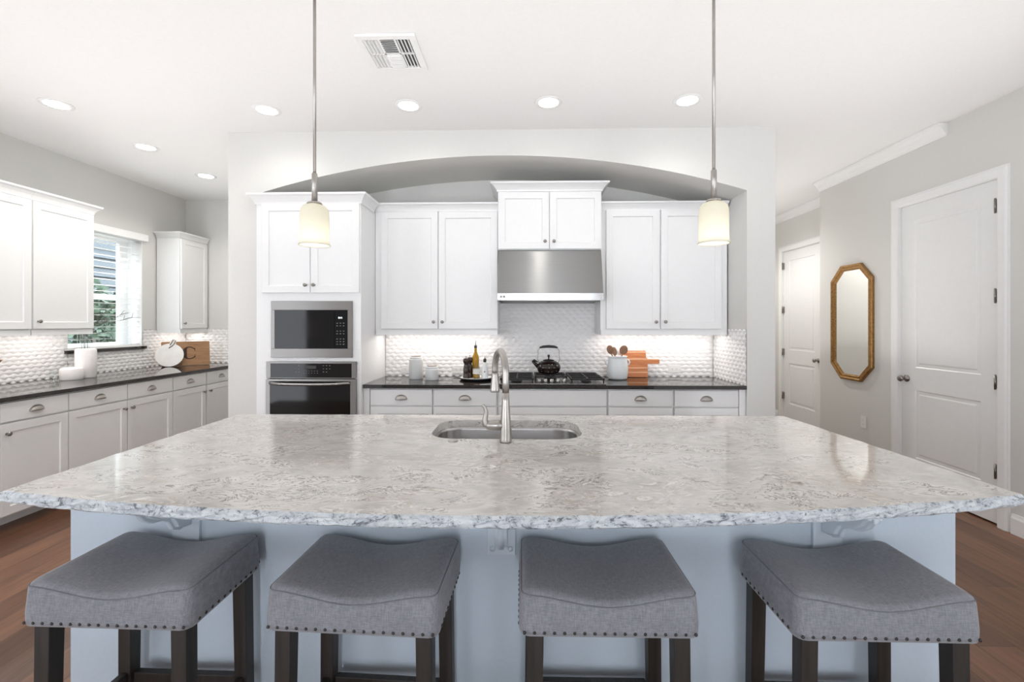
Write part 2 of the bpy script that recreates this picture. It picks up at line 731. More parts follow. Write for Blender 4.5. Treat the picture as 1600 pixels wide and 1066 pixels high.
def dup(root, loc, rz=0.0, label=None):
    r = root.copy()
    COL.objects.link(r)
    r.location = loc
    r.rotation_euler = (0, 0, rz)
    if label:
        r['label'] = label
    for ch in list(root.children):
        c = ch.copy()
        COL.objects.link(c)
        c.parent = r
        for g in list(ch.children):
            d = g.copy()
            COL.objects.link(d)
            d.parent = c
    return r


def rrect(cx, cy, w, h, r, n=8):
    pts = []
    for sx, sy, a in ((1, -1, -90), (1, 1, 0), (-1, 1, 90), (-1, -1, 180)):
        pts += arc_pts((cx + sx * (w / 2 - r), cy + sy * (h / 2 - r)), r, a, a + 90, n)
    return pts


# ------------------------------------------------------------------ room shell
NICHE_L, NICHE_R, NICHE_BACK, ARCH_Y = -2.155, 1.764, 4.27, 3.64
BLOCK_L, BLOCK_R, BACK_Y = -2.40, 1.985, 5.62

struct('floor', MB().box(-4.45, 4.1, -1.0, 7.5, -0.1, 0.0), 'floor_wood')
struct('ceiling', MB().prism([(-4.45, 7.5), (-4.45, 1.8), (-10.5, 1.8), (-10.5, -6.0), (10.5, -6.0), (10.5, 7.5)], 'z', CEIL, CEIL + 0.1), 'ceiling_paint')  # unseen outer part added to keep the bright sky off the floor

WY0, WY1, WZ0, WZ1 = 4.13, 4.968, 1.155, 2.33         # window opening in the left wall
wl = MB()
wl.box(LEFT - 0.2, LEFT, 2.2, WY0, 0, CEIL)
wl.box(LEFT - 0.2, LEFT, WY1, BACK_Y + 0.1, 0, CEIL)
wl.box(LEFT - 0.2, LEFT, WY0, WY1, 0, WZ0)
wl.box(LEFT - 0.2, LEFT, WY0, WY1, WZ1, CEIL)
struct('wall_left', wl, 'wall_paint')
struct('wall_back', MB().box(LEFT, BLOCK_L, BACK_Y, BACK_Y + 0.1, 0, CEIL), 'wall_paint')

# the block that holds the cooking niche, its opening closed by a segmental arch
chord = NICHE_R - NICHE_L
z_spring, z_apex = 2.46, 2.753
sag = z_apex - z_spring
R_arch = ((chord / 2) ** 2 + sag ** 2) / (2 * sag)
cx_arch, cz_arch = (NICHE_L + NICHE_R) / 2, z_apex - R_arch
half = math.degrees(math.asin(chord / 2 / R_arch))
arch = [(cx_arch + R_arch * math.sin(math.radians(-half + 2 * half * i / 48)),
         cz_arch + R_arch * math.cos(math.radians(-half + 2 * half * i / 48))) for i in range(49)]
wb = MB()
wb.box(BLOCK_L, NICHE_L, ARCH_Y, BACK_Y, 0, CEIL)
wb.box(NICHE_R, BLOCK_R, ARCH_Y, BACK_Y, 0, CEIL)
wb.box(NICHE_L, NICHE_R, NICHE_BACK, BACK_Y, 0, CEIL)
wb.prism([(NICHE_L, CEIL)] + arch + [(NICHE_R, CEIL)], 'y', ARCH_Y, NICHE_BACK)
struct('wall_arch', wb, 'wall_paint')

DY0, DY1, DZ = 3.228, 4.058, 2.415                     # right wall door opening
wr = MB()
wr.box(RIGHT, RIGHT + 0.13, 2.3, DY0, 0, CEIL)
wr.box(RIGHT, RIGHT + 0.13, DY1, 5.12, 0, CEIL)
wr.box(RIGHT, RIGHT + 0.13, DY0, DY1, DZ, CEIL)
wr.box(RIGHT + 0.10, RIGHT + 0.13, DY0, DY1, 0, DZ)
struct('wall_right', wr, 'wall_paint')
HX = 3.72                                              # hall wall beyond the corner
HY0, HY1, HZ = 5.80, 6.64, 2.43
wh = MB()
wh.box(RIGHT + 0.13, HX + 0.13, 5.0, 5.12, 0, CEIL)
wh.box(HX, HX + 0.13, 5.12, HY0, 0, CEIL)
wh.box(HX, HX + 0.13, HY1, 7.4, 0, CEIL)
wh.box(HX, HX + 0.13, HY0, HY1, HZ, CEIL)
wh.box(HX + 0.10, HX + 0.13, HY0, HY1, 0, HZ)
struct('wall_hall', wh, 'wall_paint')
struct('wall_hall_end', MB().box(BLOCK_R, HX, 7.3, 7.4, 0, CEIL), 'wall_paint')
struct('wall_hall_left', MB().box(BLOCK_R - 0.1, BLOCK_R, BACK_Y, 7.4, 0, CEIL), 'wall_paint')

# crown moulding on the hall side of the right wall
crown = [(0.0, 2.862), (0.012, 2.862), (0.016, 2.878), (0.030, 2.890), (0.042, 2.915), (0.066, 2.934), (0.078, 2.940),
         (0.082, 2.952), (0.082, CEIL - 0.001), (0.0, CEIL - 0.001)]
struct('trim_1', MB().sweep([(RIGHT, 5.12), (RIGHT, 3.60)], [(a, z) for a, z in crown]), 'trim_paint')
struct('trim_2', MB().sweep([(HX, 7.3), (HX, 5.121), (RIGHT + 0.001, 5.121)], crown), 'trim_paint')
base = [(0, 0.0), (0.016, 0.0), (0.016, 0.105), (0.010, 0.120), (0.007, 0.134), (0, 0.134)]
struct('baseboard_right', MB().sweep([(RIGHT, 3.135), (RIGHT, 2.3)], base), 'trim_paint')
struct('baseboard_right_far', MB().sweep([(RIGHT, 5.12), (RIGHT, 4.152)], base), 'trim_paint')
struct('baseboard_hall', MB().sweep([(HX, 7.3), (HX, 6.74)], base), 'trim_paint')


def panel_door(name, X, y0, y1, ztop, knob_y, hinge_y):
    """A two-panel moulded door in a wall that faces -x; local x runs along -y, local y points into the wall."""
    w = y1 - y0
    root = struct_root(name, (X, y1, 0), math.radians(-90))
    slab = MB()
    # slab with two moulded raised panels
    xs0, xs1 = 0.004, w - 0.004
    yf = 0.018
    slab.box(xs0, xs1, yf + 0.006, yf + 0.04, 0.012, ztop - 0.004)
    fr = 0.135
    zb = (0.012, 0.275, 0.845, 1.035, ztop - 0.14, ztop - 0.004)
    slab.box(xs0, xs0 + fr, yf, yf + 0.02, zb[0], zb[5])
    slab.box(xs1 - fr, xs1, yf, yf + 0.02, zb[0], zb[5])
    for a, b in ((zb[0], zb[1]), (zb[2], zb[3]), (zb[4], zb[5])):
        slab.box(xs0 + fr, xs1 - fr, yf, yf + 0.02, a, b)
    for a, b in ((zb[1], zb[2]), (zb[3], zb[4])):
        def lp(d, y):
            return [(xs0 + fr + d, y, a + d), (xs1 - fr - d, y, a + d), (xs1 - fr - d, y, b - d), (xs0 + fr + d, y, b - d)]
        vs = lp(0, yf) + lp(0.012, yf + 0.010) + lp(0.022, yf + 0.010) + lp(0.040, yf + 0.002)
        fs = [(12, 13, 14, 15)]
        for k in range(3):
            for i in range(4):
                j = (i + 1) % 4
                fs.append((k * 4 + i, k * 4 + j, k * 4 + 4 + j, k * 4 + 4 + i))
        slab.add(vs, fs)
    part('door_slab', slab, 'door_paint', root)
    jam = MB()
    jam.box(-0.0, 0.003, 0.0, 0.099, 0, ztop)
    jam.box(w - 0.003, w, 0.0, 0.099, 0, ztop)
    jam.box(0.003, w - 0.003, 0.0, 0.099, ztop - 0.003, ztop)
    part('door_jamb', jam, 'trim_paint', root)
    # casing: profile swept round the opening (x,z plane)
    cas = MB()
    prof = [(0.0, 0.0), (0.0, -0.010), (0.012, -0.016), (0.055, -0.018), (0.066, -0.012), (0.074, -0.012), (0.078, 0.0)]
    pts = [(0.0, 0.0), (0.0, ztop), (w, ztop), (w, 0.0)]
    out = [(-1, 0), (-1, 1), (1, 1), (1, 0)]
    vs, fs, k = [], [], len(prof)
    for p, o in zip(pts, out):
        for d, y in prof:
            vs.append((p[0] + o[0] * d, y, p[1] + o[1] * d))
    for i in range(3):
        for j in range(k - 1):
            fs.append((i * k + j, i * k + j + 1, (i + 1) * k + j + 1, (i + 1) * k + j))
    cas.add(vs, fs)
    part('door_casing', cas, 'trim_paint', root)
    hx = y1 - hinge_y
    for hz in (0.38, 1.0, 1.60, 2.225):
        h = MB()
        h.box(hx - 0.012, hx + 0.012, -0.004, yf - 0.001, hz - 0.045, hz + 0.045)
        h.lathe([(0.006, hz - 0.052), (0.006, hz + 0.052)], (hx, -0.007, 0), 10)
        part('hinge', h, 'dark_nickel', root)
    kx = y1 - knob_y
    kn = MB()
    kn.lathe([(0.030, yf), (0.030, yf - 0.006), (0.026, yf - 0.010), (0.011, yf - 0.012), (0.010, yf - 0.035),
              (0.020, yf - 0.040), (0.027, yf - 0.050), (0.027, yf - 0.062), (0.018, yf - 0.070), (0.0, yf - 0.071)],
             (kx, 0, 0.935), 20, 'y')
    part('door_handle', kn, 'dark_nickel', root, label='nickel door knob')
    return root


d1 = panel_door('door_1', RIGHT, DY0, DY1, DZ, 4.000, 3.243)
d2 = panel_door('door_2', HX, HY0, HY1, HZ, 5.862, 6.625)

# ------------------------------------------------------------------ cabinet pieces
CROWN_P = [(0.0, 0.0), (0.008, 0.0), (0.010, 0.012), (0.020, 0.028), (0.036, 0.046), (0.050, 0.054), (0.052, 0.066), (0.0, 0.066)]


def crown_prof(z, h, out):
    return [(a / 0.052 * out, z + b / 0.066 * h) for a, b in CROWN_P]


def knob(parent, x, z, yf):
    m = MB().lathe([(0.008, yf), (0.006, yf - 0.004), (0.005, yf - 0.012), (0.010, yf - 0.016), (0.0145, yf - 0.022),
                    (0.0135, yf - 0.028), (0.006, yf - 0.031), (0.0, yf - 0.031)], (x, 0, z), 18, 'y')
    return part('knob', m, 'dark_nickel', parent, label='round nickel knob')


def cup_pull(parent, x, z, yf, w=0.092, h=0.036, d=0.026):
    """Half-dome bin pull, open below."""
    m = MB()
    n, k = 16, 6
    vs, fs = [], []
    for i in range(n + 1):
        a = math.pi * i / n
        for j in range(k + 1):
            b = (math.pi / 2) * j / k
            # rim on the drawer front (b=0) to the lip in front (b=90)
            sa = max(0.0, math.sin(a))
            vs.append((x + w / 2 * math.cos(a), yf - d * math.sin(b) * sa ** 0.7, z - h * 0.4 + h * sa ** 0.8 * math.cos(b)))
    for i in range(n):
        for j in range(k):
            q = i * (k + 1) + j
            fs.append((q, q + 1, q + k + 2, q + k + 1))
    m.add(vs, fs, True)
    rim = [(x + w / 2 * 1.06 * math.cos(math.pi * i / n), yf - 0.002, z - h * 0.4 + h * 1.08 * math.sin(math.pi * i / n)) for i in range(n + 1)]
    m.tube(rim, 0.0026, 8)
    o = part('cup_pull', m, 'nickel', parent, label='nickel cup pull')
    s = o.modifiers.new('solid', 'SOLIDIFY')
    s.thickness = 0.0015
    return o


def door_leaf(parent, x0, x1, z0, z1, yf, knob_at=None, fr=0.056):
    d = part('door', MB().shaker(x0, x1, z0, z1, yf, 0.02, fr), 'cabinet_paint', parent)
    if knob_at:
        knob(d, knob_at[0], knob_at[1], yf)
    return d


def base_cabinet(loc, rz, w, depth, cols, label, group, toe=0.075, fill=(0, 0), cup=True, name='base_cabinet'):
    """cols: (x0, x1, knob side, has pull). Front face frame at local y=0.02, fronts at y=0."""
    t = thing(name, label, 'cabinet', loc, rz, group)
    b = MB()
    b.box(0, w, 0.021, depth, 0.10, 0.882)
    b.box(0.0, w, 0.021 + toe, depth, 0.0, 0.10)
    part('carcass', b, 'cabinet_paint', t)
    if fill[0] or fill[1]:
        f = MB()
        if fill[0]:
            f.box(0, fill[0], 0.0, 0.020, 0.10, 0.882)
        if fill[1]:
            f.box(w - fill[1], w, 0.0, 0.020, 0.10, 0.882)
        part('filler_strip', f, 'cabinet_paint', t)
    for x0, x1, side, pull in cols:
        dr = part('drawer', MB().box(x0, x1, 0, 0.020, 0.744, 0.872), 'cabinet_paint', t, 0.002)
        if pull:
            cup_pull(dr, (x0 + x1) / 2, 0.805, 0.0)
        kx = None if side is None else ((x0 + 0.035) if side == 'l' else (x1 - 0.035))
        if side == 'pair':
            xm = (x0 + x1) / 2
            door_leaf(t, x0, xm - 0.002, 0.115, 0.732, 0.0, (xm - 0.035, 0.665))
            door_leaf(t, xm + 0.002, x1, 0.115, 0.732, 0.0, (xm + 0.035, 0.665))
        else:
            door_leaf(t, x0, x1, 0.115, 0.732, 0.0, kx and (kx, 0.665))
    return t


def wall_cabinet(loc, rz, w, depth, z0, z1, doors, label, group=None, rail=0.045, crown_h=0.066, crown_out=0.045,
                 crown_path=None, dz=(0.006, 0.012)):
    """doors: (x0, x1, knob side). Fronts at local y=0."""
    t = thing('upper_cabinet', label, 'cabinet', loc, rz, group)
    part('carcass', MB().box(0, w, 0.021, depth, z0, z1), 'cabinet_paint', t)
    if rail:
        part('light_rail', MB().box(0.004, w - 0.004, 0.012, 0.032, z0 - rail, z0).box(0.004, 0.022, 0.032, depth, z0 - rail, z0)
             .box(w - 0.022, w - 0.004, 0.032, depth, z0 - rail, z0), 'cabinet_paint', t)
    path = crown_path or [(0, depth), (0, 0.02), (w, 0.02), (w, depth)]
    # sweep keeps 'out' on the right-hand side, so run the path from right to left
    part('crown_moulding', MB().sweep(path, crown_prof(z1 - 0.004, crown_h + 0.004, crown_out)), 'cabinet_paint', t)
    for x0, x1, side in doors:
        kx = (x0 + 0.034) if side == 'l' else (x1 - 0.034)
        door_leaf(t, x0, x1, z0 + dz[0], z1 - dz[1], 0.0, (kx, z0 + 0.068))
    return t


# ------------------------------------------------------------------ cooking niche
FB = 3.66                                              # base fronts
base_cabinet((-1.298, FB, 0), 0, 1.086, 4.257 - FB, [(0.056, 0.560, 'r', True), (0.571, 1.080, 'l', True)],
             'white two-drawer base cabinet with cup pulls below the canisters, beside the oven tower', 'base cabinets in the cooking niche',
             fill=(0.050, 0))
base_cabinet((-0.211, FB, 0), 0, 0.881, 4.257 - FB, [(0.014, 0.875, None, False)],
             'white base cabinet with one wide plain drawer front under the gas cooktop', 'base cabinets in the cooking niche')
base_cabinet((0.671, FB, 0), 0, 1.091, 4.257 - FB, [(0.009, 0.519, 'r', True), (0.534, 1.036, 'l', True)],
             'white two-drawer base cabinet with cup pulls right of the cooktop', 'base cabinets in the cooking niche', fill=(0, 0.05))
cm = MB().box(-1.296, NICHE_R - 0.001, 3.635, NICHE_BACK - 0.011, 0.884, 0.914)
tag(part('countertop', cm, 'black_granite', None, 0.003), 'polished black granite countertop in the cooking niche under the cooktop', 'countertop')

# oven tower
TX0, TX1, TY = -2.150, -1.300, 3.612
tw = thing('oven_cabinet', 'tall white oven tower cabinet holding the microwave and wall oven', 'cabinet', (TX0, TY, 0))
W = TX1 - TX0
c = MB()
c.box(0, 0.020, 0.0, 0.645, 0.10, 2.375)
c.box(W - 0.020, W, 0.0, 0.645, 0.10, 2.375)
c.box(0.020, W - 0.020, 0.62, 0.645, 0.10, 2.375)
c.box(0.0, W, 0.07, 0.645, 0.0, 0.10)
for z0, z1 in ((0.10, 0.12), (0.425, 0.445), (1.108, 1.128), (1.592, 1.612), (2.355, 2.375)):
    c.box(0.020, W - 0.020, 0.02, 0.62, z0, z1)
part('carcass', c, 'cabinet_paint', tw)
c = MB()
MX0, MX1, OX0, OX1 = 0.140, 0.776, 0.105, 0.805        # appliance cut-outs
c.box(0.020, W - 0.020, 0.0, 0.02, 1.580, 2.375)
c.box(0.020, MX0, 0.0, 0.02, 1.136, 1.580)
c.box(MX1, W - 0.020, 0.0, 0.02, 1.136, 1.580)
c.box(0.020, W - 0.020, 0.0, 0.02, 1.098, 1.136)
c.box(0.020, OX0, 0.0, 0.02, 0.445, 1.098)
c.box(OX1, W - 0.020, 0.0, 0.02, 0.445, 1.098)
c.box(0.020, W - 0.020, 0.0, 0.02, 0.10, 0.445)
part('face_frame', c, 'cabinet_paint', tw)
DZ0, DZ1 = 1.652, 2.366
door_leaf(tw, 0.052, 0.4445, DZ0, DZ1, -0.020, (0.4125, 1.714))
door_leaf(tw, 0.4485, W - 0.009, DZ0, DZ1, -0.020, (0.4805, 1.714))
part('drawer', MB().shaker(0.054, W - 0.011, 0.13, 0.41, -0.020), 'cabinet_paint', tw)
part('crown_moulding', MB().sweep([(0.0, 0.02), (0.0, -0.004), (W, -0.004), (W, 0.300)], crown_prof(2.366, 0.080, 0.055)), 'cabinet_paint', tw)

# microwave, a thing inside the tower
mw = thing('microwave', 'stainless steel built-in microwave above the wall oven', 'microwave', (TX0, TY, 1.128))
X0, X1 = 0.130, 0.784
z0, z1 = 0.006, 0.458
gx0, gx1, gz0, gz1 = X0 + 0.031, X1 - 0.035, 0.078, 0.386
fr = MB()
fr.box(X0, X1, -0.022, -0.002, gz1, z1).box(X0, X1, -0.022, -0.002, z0, gz0)
fr.box(X0, gx0, -0.022, -0.002, gz0, gz1).box(gx1, X1, -0.022, -0.002, gz0, gz1)
part('trim_frame', fr, 'steel', mw, 0.002)
part('body', MB().box(0.150, 0.760, -0.002, 0.45, 0.012, 0.450), 'black_plastic', mw)
gs = gx1 - 0.108
dr = part('door', MB().box(gx0, gs, -0.021, -0.003, gz0, gz1), 'black_glass', mw, 0.001, 'black glass microwave door')
part('window', MB().box(gx0 + 0.075, gs - 0.075, -0.0216, -0.0208, gz0 + 0.085, gz1 - 0.068), 'oven_glass', dr)
cp = part('control_panel', MB().box(gs + 0.002, gx1, -0.021, -0.003, gz0, gz1), 'black_glass', mw, 0.001)
for r in range(9):
    if r in (2, 5):
        continue
    for q in range(3):
        kx = gs + 0.024 + q * 0.026
        kz = gz1 - 0.105 - r * 0.021
        part('key', MB().box(kx - 0.006, kx + 0.006, -0.0216, -0.0205, kz - 0.003, kz + 0.003), 'print_grey', cp)


def text_mesh(body, size, depth, mat, parent, loc, name, bold=0.0):
    cu = bpy.data.curves.new(name, 'FONT')
    cu.body = body
    cu.size = size
    cu.extrude = depth
    cu.offset = bold
    cu.align_x = 'CENTER'
    cu.align_y = 'CENTER'
    o = bpy.data.objects.new(name, cu)
    COL.objects.link(o)
    me = bpy.data.meshes.new_from_object(o)
    me.name = name
    bpy.data.objects.remove(o)
    o = bpy.data.objects.new(name, me)
    COL.objects.link(o)
    me.materials.clear()
    me.materials.append(M[mat])
    if parent is not None:
        o.parent = parent
    o.location = loc
    o.rotation_euler = (math.radians(90), 0, 0)
    return o


text_mesh('8:41', 0.020, 0.0003, 'display_white', cp, (gs + 0.050, -0.0213, gz1 - 0.062), 'clock_display', 0.0004)

# wall oven
ov = thing('oven', 'stainless steel wall oven with black glass door, lowest in the tower', 'oven', (TX0, TY, 0.445))
X0, X1 = 0.092, 0.818
part('body', MB().box(0.115, 0.795, -0.002, 0.60, 0.008, 0.640), 'black_plastic', ov)
f = MB()
f.box(X0, X1, -0.024, -0.002, 0.642, 0.657)
f.box(X0, X0 + 0.036, -0.024, -0.002, 0.529, 0.642).box(X1 - 0.036, X1, -0.024, -0.002, 0.529, 0.642)
f.box(X0, X1, -0.024, -0.002, 0.524, 0.529)
cpn = part('control_panel', f, 'steel', ov, 0.001, 'steel framed black control panel')
part('glass', MB().box(X0 + 0.036, X1 - 0.036, -0.022, -0.004, 0.529, 0.642), 'oven_glass', cpn)
part('display', MB().box(0.405, 0.495, -0.0225, -0.0215, 0.600, 0.625), 'display_green', cpn)
for cx_ in (0.330, 0.355, 0.555, 0.580, 0.605):
    for kz in (0.625, 0.600, 0.575):
        if (cx_, kz) in ((0.330, 0.625), (0.605, 0.575)):
            continue
        part('key', MB().box(cx_ - 0.005, cx_ + 0.005, -0.0225, -0.0215, kz - 0.0025, kz + 0.0025), 'print_grey', cpn)
for q in range(6):
    for kz in (0.582, 0.565):
        part('key', MB().box(0.395 + q * 0.022 - 0.004, 0.395 + q * 0.022 + 0.004, -0.0225, -0.0215, kz - 0.002, kz + 0.002), 'print_grey', cpn)
f = MB()
f.box(X0, X1, -0.030, -0.004, 0.500, 0.518).box(X0, X1, -0.030, -0.004, 0.010, 0.045)
f.box(X0, X0 + 0.034, -0.030, -0.004, 0.045, 0.500).box(X1 - 0.045, X1, -0.030, -0.004, 0.045, 0.500)
dr = part('door', f, 'steel', ov, 0.001, 'steel framed oven door')
part('door_glass', MB().box(X0 + 0.034, X1 - 0.045, -0.028, -0.006, 0.045, 0.500), 'oven_glass', dr)
h = MB()
pts = [(X0 + 0.034 + (X1 - X0 - 0.079) * i / 24, -0.030 - 0.042 * min(1, math.sin(math.pi * i / 24) * 2.2), 0.487 - 0.006 * math.sin(math.pi * i / 24)) for i in range(25)]
h.tube(pts, 0.0125, 12)
part('handle', h, 'steel_bright', dr, label='curved steel bar handle')

# wall cabinets of the niche
UY = 3.94
wall_cabinet((-1.297, UY, 0), 0, 1.075, 4.257 - UY, 1.352, 2.388, [(0.053, 0.551, 'r'), (0.559, 1.071, 'l')],
             'white two-door upper cabinet left of the hood, above the canisters', 'upper cabinets in the cooking niche',
             crown_path=[(0, 0.02), (1.075, 0.02)], dz=(0.008, 0.008))
wall_cabinet((0.667, UY, 0), 0, 1.084, 4.257 - UY, 1.352, 2.388, [(0.046, 0.502, 'r'), (0.514, 1.030, 'l')],
             'white two-door upper cabinet right of the hood, above the utensil crock', 'upper cabinets in the cooking niche',
             crown_path=[(0, 0.02), (1.084, 0.02)], dz=(0.008, 0.002))
wall_cabinet((-0.218, 3.865, 0), 0, 0.880, 4.257 - 3.865, 2.034, 2.535, [(0.004, 0.434, 'r'), (0.441, 0.875, 'l')],
             'small white two-door cabinet with crown moulding directly above the range hood', 'upper cabinets in the cooking niche',
             rail=0, crown_h=0.068, crown_out=0.062, dz=(0.006, 0.010))

# range hood
hd = thing('range_hood', 'brushed stainless steel range hood above the gas cooktop', 'range hood', (-0.215, 4.256, 1.594))
w = 0.874
hb = MB().prism([(0.0, 0.0), (0.0, 0.437), (-0.372, 0.437), (-0.488, 0.066), (-0.488, 0.030), (-0.450, 0.012), (-0.02, 0.012)], 'x', 0, w)
part('hood_body', hb, 'steel', hd, 0.002)
lip = part('front_lip', MB().box(-0.002, w + 0.002, -0.500, -0.486, 0.002, 0.064), 'steel_bright', hd, 0.002, 'bright steel front lip')
for bx in (0.030, 0.055):
    part('button', MB().lathe([(0.008, -0.500), (0.008, -0.506), (0.0, -0.507)], (bx, 0, 0.034), 14, 'y'), 'dark_nickel', lip)
part('grease_filter', MB().box(0.03, w / 2 - 0.006, -0.46, -0.05, 0.002, 0.013), 'filter_mesh', hd)
part('grease_filter', MB().box(w / 2 + 0.006, w - 0.03, -0.46, -0.05, 0.002, 0.013), 'filter_mesh', hd)


# backsplash tiles
def tile_panel(w, z0, z1, p=0.0675, s=0.0345, A=0.0132, H=0.0095, sub=4, xdiv=8):
    """Embossed lozenge wave tiles in the local xz plane, bulging to -y."""
    m = MB()
    nx = max(2, int(round(w / p * xdiv)))

    def tri(x):
        u = (x / p) % 1.0
        return 4 * abs(u - 0.5) - 1
    rows = int((z1 - z0) / s) + 3
    grid = []
    for r in range(rows):
        for j in range(sub):
            t = j / sub
            row = []
            for i in range(nx + 1):
                x = w * i / nx
                a = tri(x)
                za = z0 + (r - 1) * s + A * a * (1 if r % 2 else -1)
                zb = z0 + r * s - A * a * (1 if r % 2 else -1)
                z = za + (zb - za) * t
                wid = (zb - za) / (s + 2 * A)
                hgt = H * (1 - abs(2 * t - 1) ** 1.6) * (0.08 + 0.92 * wid)
                row.append((x, -hgt, min(max(z, z0), z1)))
            grid.append(row)
    # drop degenerate rows fully outside
    rows_ok = [g for g in grid]
    vs = [p_ for g in rows_ok for p_ in g]
    fs = []
    for r in range(len(rows_ok) - 1):
        for i in range(nx):
            q = r * (nx + 1) + i
            ids = (q, q + 1, q + nx + 2, q + nx + 1)
            zs = [vs[k_][2] for k_ in ids]
            if max(zs) - min(zs) > 1e-6:
                fs.append(ids)
    used = sorted({i for f_ in fs for i in f_})
    mp = {u: k_ for k_, u in enumerate(used)}
    m.add([vs[u] for u in used], [tuple(mp[i] for i in f_) for f_ in fs], True)
    return m


def place(mb, loc, rz):
    return mb.xf(Matrix.Translation(loc) @ Matrix.Rotation(rz, 4, 'Z'))


bs = thing('tile_backsplash', 'white embossed wave tile backsplash behind the cooktop and under the niche cabinets', 'backsplash', (-1.297, NICHE_BACK, 0.914))
wb_ = NICHE_R + 1.297
part('back_tiles', tile_panel(wb_ - 0.011, 0.001, 1.12).xf(Matrix.Translation((0, -0.003, 0))), 'tile', bs)
bs_side = tag(part('tile_return', tile_panel(NICHE_BACK - ARCH_Y - 0.014, 0.001, 0.445), 'tile'),
              'narrow white wave tile return on the right side wall of the cooking niche', 'backsplash')
bs_side.location = (NICHE_R - 0.002, NICHE_BACK - 0.012, 0.914)
bs_side.rotation_euler = (0, 0, math.radians(-90))

bs2 = thing('tile_backsplash', 'white embossed wave tile backsplash along the left wall under the window', 'backsplash', (LEFT, 2.4, 0.914))
part('back_tiles', place(tile_panel(WY0 - 2.4, 0.001, 0.425), (0.003, 0, 0), math.radians(90)), 'tile', bs2)
part('back_tiles', place(tile_panel(WY1 - WY0, 0.001, WZ0 - 0.914 - 0.035), (0.003, WY0 - 2.4, 0), math.radians(90)), 'tile', bs2)
part('back_tiles', place(tile_panel(BACK_Y - WY1 - 0.01, 0.001, 0.425), (0.003, WY1 - 2.4, 0), math.radians(90)), 'tile', bs2)
o = tag(part('tile_return', tile_panel(0.82, 0.001, 0.425), 'tile'), 'white wave tile return on the far back wall behind the letter C board', 'backsplash')
o.location = (LEFT + 0.013, BACK_Y - 0.002, 0.914)

# ------------------------------------------------------------------ left wall run
FX = -3.47
base_cabinet((FX, 2.475, 0), math.radians(90), 0.911, 0.762, [(0.004, 0.452, 'r', True), (0.458, 0.909, 'l', True)],
             'white base cabinet nearest the camera on the left wall, cut off by the left edge', 'base cabinets along the left wall', toe=0.15)
base_cabinet((FX, 3.387, 0), math.radians(90), 1.033, 0.765, [(0.003, 0.513, 'r', True), (0.521, 1.030, 'l', True)],
             'white two-drawer base cabinet in the middle of the left wall run, under the window', 'base cabinets along the left wall', toe=0.15)
base_cabinet((FX, 4.421, 0), math.radians(90), 1.190, 0.765, [(0.004, 0.468, 'r', True), (0.486, 0.960, 'l', True)],
             'white two-drawer base cabinet at the far corner of the left wall, under the lettered board', 'base cabinets along the left wall',
             toe=0.15, fill=(0, 0.225))
tag(part('countertop', MB().box(LEFT + 0.012, -3.445, 2.44, BACK_Y - 0.012, 0.884, 0.914), 'black_granite', None, 0.003),
    'polished black granite countertop running along the left wall under the window', 'countertop')

UX = -3.93
wall_cabinet((UX, 2.45, 0), math.radians(90), 1.094, 0.308, 1.356, 2.405, [(0.004, 0.541, 'r'), (0.549, 1.090, 'l')],
             'white upper cabinet on the left wall cut off by the left edge of the photo', 'upper cabinets on the left wall',
             crown_h=0.075, crown_out=0.055, crown_path=[(0, 0.02), (1.094, 0.02)])
wall_cabinet((UX, 3.545, 0), math.radians(90), 0.527, 0.308, 1.356, 2.405, [(0.008, 0.521, 'l')],
             'white single-door upper cabinet on the left wall just before the window', 'upper cabinets on the left wall',
             crown_h=0.075, crown_out=0.055, crown_path=[(0, 0.02), (0.527, 0.02), (0.527, 0.31)])
wall_cabinet((-3.95, 5.153, 0), math.radians(90), 0.455, 0.288, 1.340, 2.400, [(0.010, 0.440, 'l')],
             'white single-door upper cabinet in the far left corner beyond the window', 'upper cabinets on the left wall',
             crown_h=0.060, crown_out=0.050, crown_path=[(0, 0.285), (0, 0.02), (0.455, 0.02)])

# window with blinds
wn = struct_root('window_1', (LEFT, WY0, WZ0))
ww, wh_ = WY1 - WY0, WZ1 - WZ0
f = MB()
for a, b, c0, c1 in ((0, ww, 0, 0.05), (0, ww, wh_ - 0.05, wh_), (0, 0.05, 0.05, wh_ - 0.05), (ww - 0.11, ww, 0.05, wh_ - 0.05)):
    f.box(-0.20, -0.16, a, b, c0, c1)
f.box(-0.195, -0.155, 0.05, ww - 0.11, 0.50, 0.56)
part('window_frame', f, 'trim_paint', wn)
part('pane', MB().box(-0.182, -0.178, 0.05, ww - 0.11, 0.05, 0.50), 'pane_glass', wn)
part('pane', MB().box(-0.182, -0.178, 0.05, ww - 0.11, 0.56, wh_ - 0.05), 'pane_glass', wn)
rv = MB()
rv.box(-0.16, 0.0, -0.0, 0.008, 0, wh_).box(-0.16, 0.0, ww - 0.008, ww, 0, wh_).box(-0.16, 0.0, 0.008, ww - 0.008, wh_ - 0.008, wh_)
rv.box(-0.16, 0.0, 0.008, ww - 0.008, 0.0, 0.006)
part('window_reveal', rv, 'trim_paint', wn)
bl = thing('window_blind', 'white horizontal slat blind with valance hanging in the left wall window', 'blind', (LEFT, WY0, WZ0))
part('valance', MB().box(-0.02, 0.045, -0.03, ww + 0.035, wh_ - 0.01, wh_ + 0.065), 'blind', bl, 0.006)
nsl = 19
zs = [0.03 + (wh_ - 0.07) * i / (nsl - 1) for i in range(nsl)]
